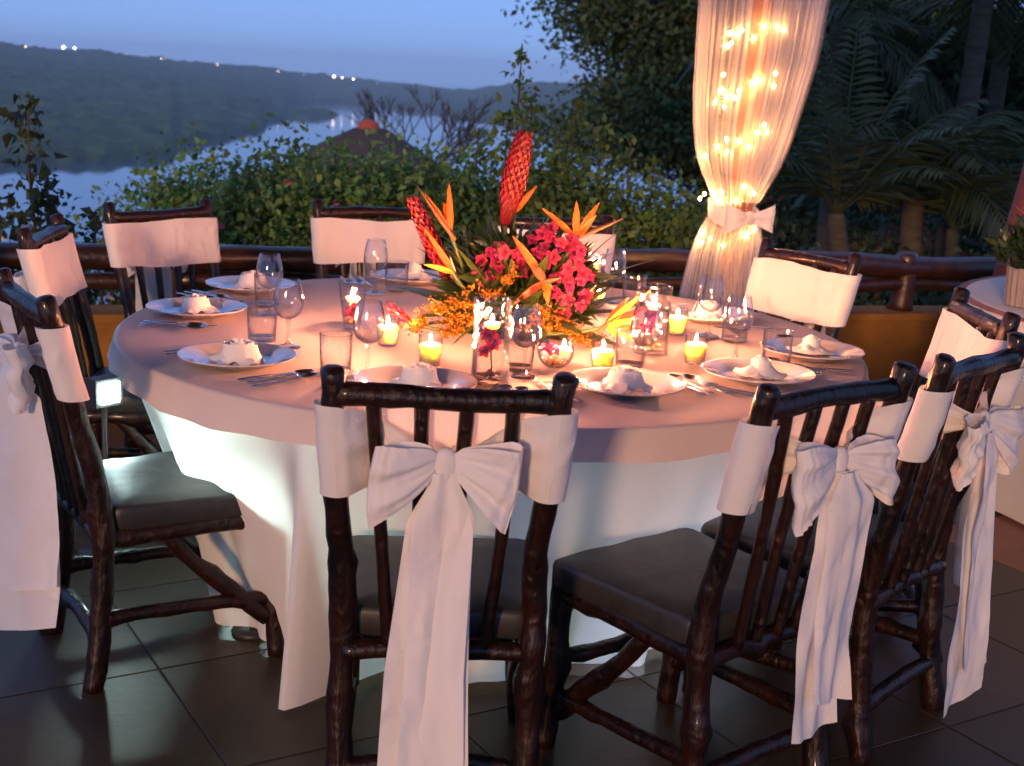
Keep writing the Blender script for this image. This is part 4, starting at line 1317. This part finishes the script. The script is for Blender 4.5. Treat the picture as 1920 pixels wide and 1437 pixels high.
def tall_vase(x, y, h, wd_, rz, lab, nm='square_vase'):
    t = thing(nm, (x, y, TT), rz, lab, 'vase', 'glass vases with floating candles')
    g = G(); hw = wd_ / 2
    outer = [(hw * 1.02, h), (hw, h * .75), (hw * .98, h * .4), (hw * 1.0, .004), (.002, .003)]
    g.lathe(outer, 40, square=7)
    g.lathe([(hw * .93, h * 1.0), (hw * .91, h * .5), (hw * .90, .016), (.002, .015)], 40, square=7)
    g.lathe([(hw * .93, h), (hw * .98, h + .0015), (hw * 1.02, h)], 40, square=7)
    g.v = [(a, b, c + (.003 * noise.noise(Vector((a * 60, b * 60, 0))) if c > h * .9 else 0)) for a, b, c in g.v]
    g.obj('wall', MT['crackle'], t)
    g = G(); g.lathe([(.001, h * .68), (hw * .895, h * .68), (hw * .89, .018)], 32, square=7); g.obj('water', MT['water'], t)
    rg = random.Random(int(x * 999))
    g = G()
    for q in range(4): blossom(g, (rg.uniform(-.012, .012), rg.uniform(-.012, .012), h * (.38 + .09 * q)), .026, rg, 5, (rg.uniform(-.6, .6), rg.uniform(-.9, -.1), .6))
    g.obj('blossom', MT['pink'], t)
    g = G(); g.tube([(0, 0, .02), (.004, 0, h * .2), (0, 0, h * .4)], .0025, 6); g.obj('stem', MT['stem'], t)
    g = G(); pebbles(g, hw * .75, .024, 14, rg); g.obj('pebbles', MT['pebble'], t)
    fc_ = place(FLOATW, 'floating_candle', t, (0, 0, h * .68 - .004)); place(FLAME, 'flame', fc_, (0, 0, .018))
    return t
tall_vase(-.058, 3.292, .222, .088, R_(12), 'tall crackled glass vase with pink blossom in front of the flowers')
tall_vase(.400, 3.775, .205, .080, R_(30), 'tall crackled glass vase right of the flowers behind a wine glass')
tall_vase(.275, 4.80, .16, .08, R_(10), 'square glass vase with candle behind the flowers')
def flared_vase(x, y, lab):
    t = thing('flared_vase', (x, y, TT), 0, lab, 'vase', 'glass vases with floating candles')
    g = G()
    g.lathe([(.040, .145), (.038, .10), (.032, .06), (.024, .02), (.002, .014)], 28); g.lathe([(.042, .145), (.040, .10), (.034, .06), (.027, .015), (.026, .001), (.002, .001)], 28)
    g.obj('wall', MT['glass'], t)
    rg = random.Random(3)
    g = G(); blossom(g, (0, -.006, .055), .028, rg, 5, (-.2, -.8, .5)); g.obj('blossom', MT['pink'], t)
    g = G(); g.lathe([(.001, .088), (.0355, .088), (.030, .055), (.022, .017)], 24); g.obj('water', MT['water'], t)
    g = G(); pebbles(g, .017, .018, 8, rg); g.obj('pebbles', MT['pebble'], t)
    fc_ = place(FLOATW, 'floating_candle', t, (0, 0, .084)); place(FLAME, 'flame', fc_, (0, 0, .018))
flared_vase(-.496, 3.937, 'flared glass vase with floating candle left of the flowers')
def fishbowl(x, y, lab, r=.051):
    t = thing('candle_bowl', (x, y, TT), .4, lab, 'candle bowl', 'round glass candle bowls')
    pr_ = [(r * math.cos(a), r * .94 + r * .94 * math.sin(a)) for a in [R_(q) for q in (50, 40, 25, 10, -5, -20, -35, -50, -62)]] + [(.002, .002)]
    g = G(); g.lathe(pr_, 32); g.lathe([(a * .95, b + .002) for a, b in pr_], 32); g.obj('wall', MT['glass'], t)
    g = G(); g.lathe([(.001, r * .95), (r * .93, r * .95), (r * .85, r * .5), (r * .6, .012)], 28); g.obj('water', MT['water'], t)
    rg = random.Random(9)
    g = G(); blossom(g, (-.018, -.014, r * .98), .030, rg, 6, (-.3, -.5, 1)); blossom(g, (.0, .02, r * .98), .028, rg, 6, (0, 0, 1)); g.obj('blossom', MT['pink'], t)
    g = G(); pebbles(g, r * .62, .012, 26, rg); g.obj('pebbles', MT['pebble'], t)
    fc_ = place(FLOATW, 'floating_candle', t, (.018, -.014, r * .9)); place(FLAME, 'flame', fc_, (0, 0, .018))
fishbowl(.115, 3.522, 'round glass bowl with floating candle and pink petals')
fishbowl(.262, 4.50, 'round glass candle bowl behind the flowers at the right')

# ---- the tropical flower arrangement
ar = thing('flower_arrangement', (0, 3.99, TT), 0, 'tropical flower arrangement with red ginger and orange strelitzia', 'flowers')
rf = random.Random(12)
g = G(); g.lathe([(.001, .0), (.10, .0), (.12, .03), (.11, .055), (.001, .06)], 24); g.obj('bowl', MT['housing'], ar)
YO = -.07
def ginger(path, r, lab=None, n=90, narrow=1.0):
    P = [Vector(p) for p in path]
    g = G(); g.tube(P[:2], [.006, .007], 6); st_ = g.obj('ginger_stem', MT['stem'], ar)
    g = G()
    a, b = P[1], P[-1]
    ax = (b - a); L = ax.length; axn = ax.normalized()
    o1 = axn.orthogonal().normalized(); o2 = axn.cross(o1)
    g.tube([a, a.lerp(b, .5), b], [r * .45, r * .62, r * .2], 8)
    for k in range(n):
        q = k / n
        th = k * 2.39996
        pr_ = r * (.42 + .58 * math.sin(PI * min(1, .18 + q * .78)) ** .8) * (1 if q > .28 else .45 + 2 * q * narrow)
        c = a + ax * q
        dr = o1 * math.cos(th) + o2 * math.sin(th)
        base = c + dr * pr_ * .35
        tip = c + dr * pr_ * 1.05 + axn * (.045 * r / .038)
        g.blade(base, tip, r * .55, axn.cross(dr), tuple(dr * r * .18), 3, -.35)
    return g.obj('ginger_head', MT['ginger'], st_)
ginger([(-.018, YO + .06, .05), (-.046, YO + .05, .34), (-.005, YO + .05, .585)], .036, n=190)
ginger([(-.12, YO, .05), (-.195, YO, .15), (-.316, YO - .02, .395)], .027, n=150)
ginger([(-.20, YO - .1, .03), (-.30, YO - .12, .05), (-.372, YO - .13, .105)], .016, n=36)
def strelitzia(stem, tips, beak=None, cols=('orange',), wd_=.020):
    P = [Vector(p) for p in stem]
    g = G(); g.tube(P, [.007, .006], 6, step=.04); st_ = g.obj('strelitzia_stem', MT['stem'], ar)
    h = P[-1]
    if beak:
        g = G(); b = Vector(beak); g.tube([h - (b - h) * .12, h.lerp(b, .3), h.lerp(b, .7), b], [.010, .012, .007, .001], 7, flat=.7); g.obj('beak', MT['beak'], st_)
    for k, tp in enumerate(tips):
        g = G(); tp = Vector(tp)
        g.blade(h, tp, wd_ * rf.uniform(.85, 1.15), (tp - h).cross(Vector((0, 1, 0))), (0, -.006, .004), 6, .5, .75)
        g.obj('petal', MT[cols[k % len(cols)]], st_)
strelitzia([(-.11, YO, .05), (-.165, YO, .21), (-.205, YO - .01, .31)], [(-.293, YO - .02, .432), (-.216, YO, .460), (-.232, YO + .03, .40)], (-.31, YO - .03, .45))
strelitzia([(-.10, YO - .02, .05), (-.15, YO - .05, .14), (-.188, YO - .06, .20)], [(-.285, YO - .07, .335), (-.278, YO - .09, .225), (-.262, YO - .06, .30)], None, ('orange', 'yellowpetal'))
strelitzia([(.06, YO, .06), (.135, YO, .25), (.168, YO - .01, .315)], [(.06, YO - .02, .402), (.163, YO - .02, .428), (.232, YO - .01, .425), (.224, YO - .04, .390)], (.308, YO, .381))
strelitzia([(.05, YO - .02, .05), (.11, YO - .08, .17), (.082, YO - .10, .195)], [(-.022, YO - .10, .325), (.035, YO - .11, .245), (-.01, YO - .13, .125), (.094, YO - .13, .128)], (.13, YO - .11, .21), ('orange', 'redorange', 'redorange', 'orange'), .024)
strelitzia([(.07, YO - .06, .03), (.18, YO - .10, .045), (.262, YO - .11, .07)], [(.372, YO - .12, .178), (.390, YO - .12, .142), (.360, YO - .15, .108), (.374, YO - .13, .072), (.362, YO - .15, .036), (.33, YO - .10, .16)], (.40, YO - .09, .19), ('yellowpetal', 'redorange', 'yellowpetal', 'orange'), .021)
strelitzia([(-.02, YO + .1, .05), (-.02, YO + .09, .30), (-.02, YO + .08, .37)], [(.045, YO + .07, .458), (-.065, YO + .08, .475)], None)
for (x, z) in [[-0.053, 0.291], [-0.076, 0.258], [-0.035, 0.236], [-0.122, 0.223], [-0.096, 0.184], [0.065, 0.313], [0.104, 0.331], [0.091, 0.274], [0.138, 0.301], [0.179, 0.287], [0.165, 0.246], [0.127, 0.212], [0.153, 0.181], [0.122, 0.155], [0.172, 0.125], [0.212, 0.143], [0.134, 0.098], [0.076, 0.257], [0.043, 0.288], [-.01, .27], [.02, .22], [-.07, .21], [.20, .21]]:
    g = G()
    for k in range(3):
        blossom(g, (x + rf.uniform(-.018, .018), YO - .06 + rf.uniform(-.03, .03), z + rf.uniform(-.018, .018)), rf.uniform(.020, .027), rf, 5, (rf.uniform(-.7, .7), -.9, rf.uniform(-.1, .8)))
    g.obj('pink_blossom', MT['pink'], ar)
for (x, z) in [[-0.269, 0.061], [-0.221, 0.096], [-0.188, 0.065], [-0.16, 0.091], [-0.171, 0.033], [-0.3, 0.035], [-0.155, 0.116], [-0.025, 0.196], [0.062, 0.086], [0.079, 0.063], [0.194, 0.027], [0.228, 0.013], [-0.086, 0.144], [-0.123, 0.069], [-0.203, 0.023], [.15, .05]]:
    c = np.array([x, YO - .11 + rf.uniform(-.03, .03), max(.018, z)])
    ng = np.random.default_rng(int(abs(x * 9999)))
    br = ng.normal(size=(7, 3)) * np.array([.022, .016, .020]); br[:, 2] = np.abs(br[:, 2]) * .8
    P = np.concatenate([c + b * np.linspace(.2, 1.5, 26)[:, None] + ng.normal(size=(26, 3)) * .006 for b in br])
    P[:, 2] = np.maximum(P[:, 2], .004)
    leaf_cloud('goldenrod', P, ng.normal(size=P.shape), np.full(len(P), .009), np.full(len(P), .008), MT['gold'], ar, ng)
# leaves of the arrangement
LV = [((-.10, -.05, .05), (-.37, -.10, .145), .105), ((-.08, -.02, .05), (-.315, -.02, .26), .035), ((.10, -.12, .03), (.32, -.18, .012), .10), ((-.06, -.14, .05), (-.18, -.26, .006), .022),
      ((.08, -.02, .06), (.415, -.06, .262), .022), ((.08, .02, .06), (.322, .0, .352), .028), ((-.08, -.03, .05), (-.195, -.06, .335), .030), ((-.04, -.08, .05), (-.07, -.12, .30), .026),
      ((.02, .05, .06), (.045, .06, .385), .030), ((.09, -.05, .06), (.285, -.10, .205), .030), ((-.12, -.08, .03), (-.33, -.16, .02), .05), ((-.14, 0, .03), (-.35, .05, .11), .06),
      ((.12, .02, .03), (.36, .10, .12), .06), ((0, .1, .03), (.1, .33, .16), .07), ((-.05, .1, .03), (-.2, .3, .14), .07), ((-.03, -.12, .03), (-.02, -.25, .06), .05), ((.04, -.12, .03), (.09, -.25, .04), .05),
      ((-.09, -.1, .04), (-.2, -.2, .09), .05), ((-.1, -.06, .08), (-.30, -.12, .20), .045), ((-.06, -.02, .1), (-.25, -.05, .31), .032), ((.1, -.06, .1), (.30, -.1, .29), .030), ((.12, -.06, .05), (.37, -.12, .10), .06), ((-.12, -.1, .04), (-.30, -.2, .07), .07), ((.0, .0, .1), (.10, -.02, .40), .03), ((-.02, 0, .1), (-.11, .02, .41), .03), ((.06, -.1, .05), (.2, -.22, .05), .07), ((.02, -.08, .06), (-.01, -.12, .24), .05), ((.03, -.08, .06), (.06, -.14, .22), .05), ((-.06, -.06, .06), (-.12, -.12, .24), .045)]
for k in range(26):
    a_ = rf.uniform(0, 2 * PI); el = rf.uniform(.15, 1.2); L_ = rf.uniform(.20, .34) * (1 if el < .9 else .85)
    b_ = Vector((.06 * math.cos(a_), -.04 + .05 * math.sin(a_), .05))
    LV.append((tuple(b_), tuple(b_ + Vector((math.cos(a_) * math.cos(el) * 1.15, math.sin(a_) * math.cos(el) * .8, math.sin(el))) * L_), rf.uniform(.022, .05)))
for (b, e, wd_) in LV:
    g = G(); g.blade(b, e, wd_, None, (0, 0, .03), 10, .28, .8); g.obj('leaf', MT['blade'], ar)
ng = np.random.default_rng(5)
P = clumps(1300, (0, 0, .13), (.23, .16, .16), ng, .2); P[:, 2] = np.maximum(P[:, 2], .01)
D = P - np.array([0, 0, .03]) + ng.normal(size=P.shape) * .08
leaf_cloud('filler_leaf', P, D, .06 + .045 * ng.random(len(P)), .022 + .014 * ng.random(len(P)), MT['blade'], ar, ng, six=True)
o = G(); blossom(o, (0, 0, .01), .018, rf, 5); o = o.obj('fallen_petals', MT['pink']); o.location = (.205, 3.47, TT - .006); o.scale = (1, 1, .4); tag(o, 'fallen pink blossom between the round bowl and a votive', 'blossom')

# ================================================================== SECOND TABLE AT THE RIGHT
T2 = (2.93, 5.22)
t2_ = thing('round_table', (T2[0], T2[1], 0), 0, 'second round table at the right edge under white cloth', 'table')
g = G(); g.lathe([(.01, .725), (1.11, .725), (1.11, .755), (.01, .755)], 48); g.obj('tabletop', MT['post_wood'], t2_)
g = G(); g.tube([(0, 0, 0), (0, 0, .725)], .06, 8); g.obj('leg', MT['post_wood'], t2_)
c2 = thing('tablecloth', (T2[0], T2[1], 0), 0, 'white cloth hanging over the second table at the right edge', 'tablecloth')
def c2f(u, v):
    th = 2 * PI * u
    if v < .4: return ((.001 + 1.12 * v / .4) * math.cos(th), (.001 + 1.12 * v / .4) * math.sin(th), .762)
    q = (v - .4) / .6
    r = 1.123 + q * (.015 + .03 * math.sin(9 * th) + .02 * math.sin(15 * th + 1))
    return (r * math.cos(th), r * math.sin(th), .762 - .745 * q - .008 * math.sin(PI * min(1, q * 20)) * 0)
g = G(); g.grid(c2f, 160, 24, True); g.obj('cloth', MT['cloth'], c2)
a2 = thing('vase_of_flowers', (1.985, 5.12, .764), 0, 'glass vase with leafy flowers on the second table', 'flowers')
g = G()
g.grid(lambda u, v: ((.062 + .004 * math.sin(16 * 2 * PI * u) + .008 * v) * math.cos(2 * PI * u), (.062 + .004 * math.sin(16 * 2 * PI * u) + .008 * v) * math.sin(2 * PI * u), .002 + .15 * v), 96, 4, True)
g.obj('vase', MT['rattan'], a2)
P = clumps(420, (.02, 0, .22), (.14, .12, .11), ng, .2)
leaf_cloud('foliage', P, P - np.array([0, 0, .1]) + ng.normal(size=P.shape) * .1, .05 + .03 * ng.random(len(P)), .02 + .01 * ng.random(len(P)), MT['blade'], a2, ng, six=True)
for (e, m_) in (((-.11, -.05, .40), 'redorange'), ((-.05, -.06, .39), 'orange'), ((-.02, -.06, .35), 'ginger'), ((.04, -.05, .38), 'redorange'), ((0, -.08, .30), 'ginger'), ((.09, -.04, .36), 'ginger')):
    g = G(); g.blade((.0, -.06, .30), e, .035, None, (0, 0, .01), 5, .4); g.obj('petal', MT[m_], a2)
g = G()
for k in range(4): blossom(g, (rf.uniform(-.03, .05), -.09, .30 + rf.uniform(-.03, .03)), .028, rf, 5, (0, -1, .5))
g.obj('red_blossom', MT['ginger'], a2)

# ================================================================== AIR
hz = G(); hz.box((-5200, -30, -67), (5200, 5600, 62))
hm = bpy.data.materials.new('evening_haze'); hm.use_nodes = True
hn, hl = hm.node_tree.nodes, hm.node_tree.links
hn.remove(hn['Principled BSDF'])
pv = hn.new('ShaderNodeVolumePrincipled')
pv.inputs['Color'].default_value = (.52, .76, 1.0, 1)
pv.inputs['Density'].default_value = .00019
pv.inputs['Anisotropy'].default_value = .0
hl.new(pv.outputs[0], hn['Material Output'].inputs['Volume'])
ho = tag(hz.obj('haze', hm, smooth=False), kind='stuff')
print('tiles', tcount)
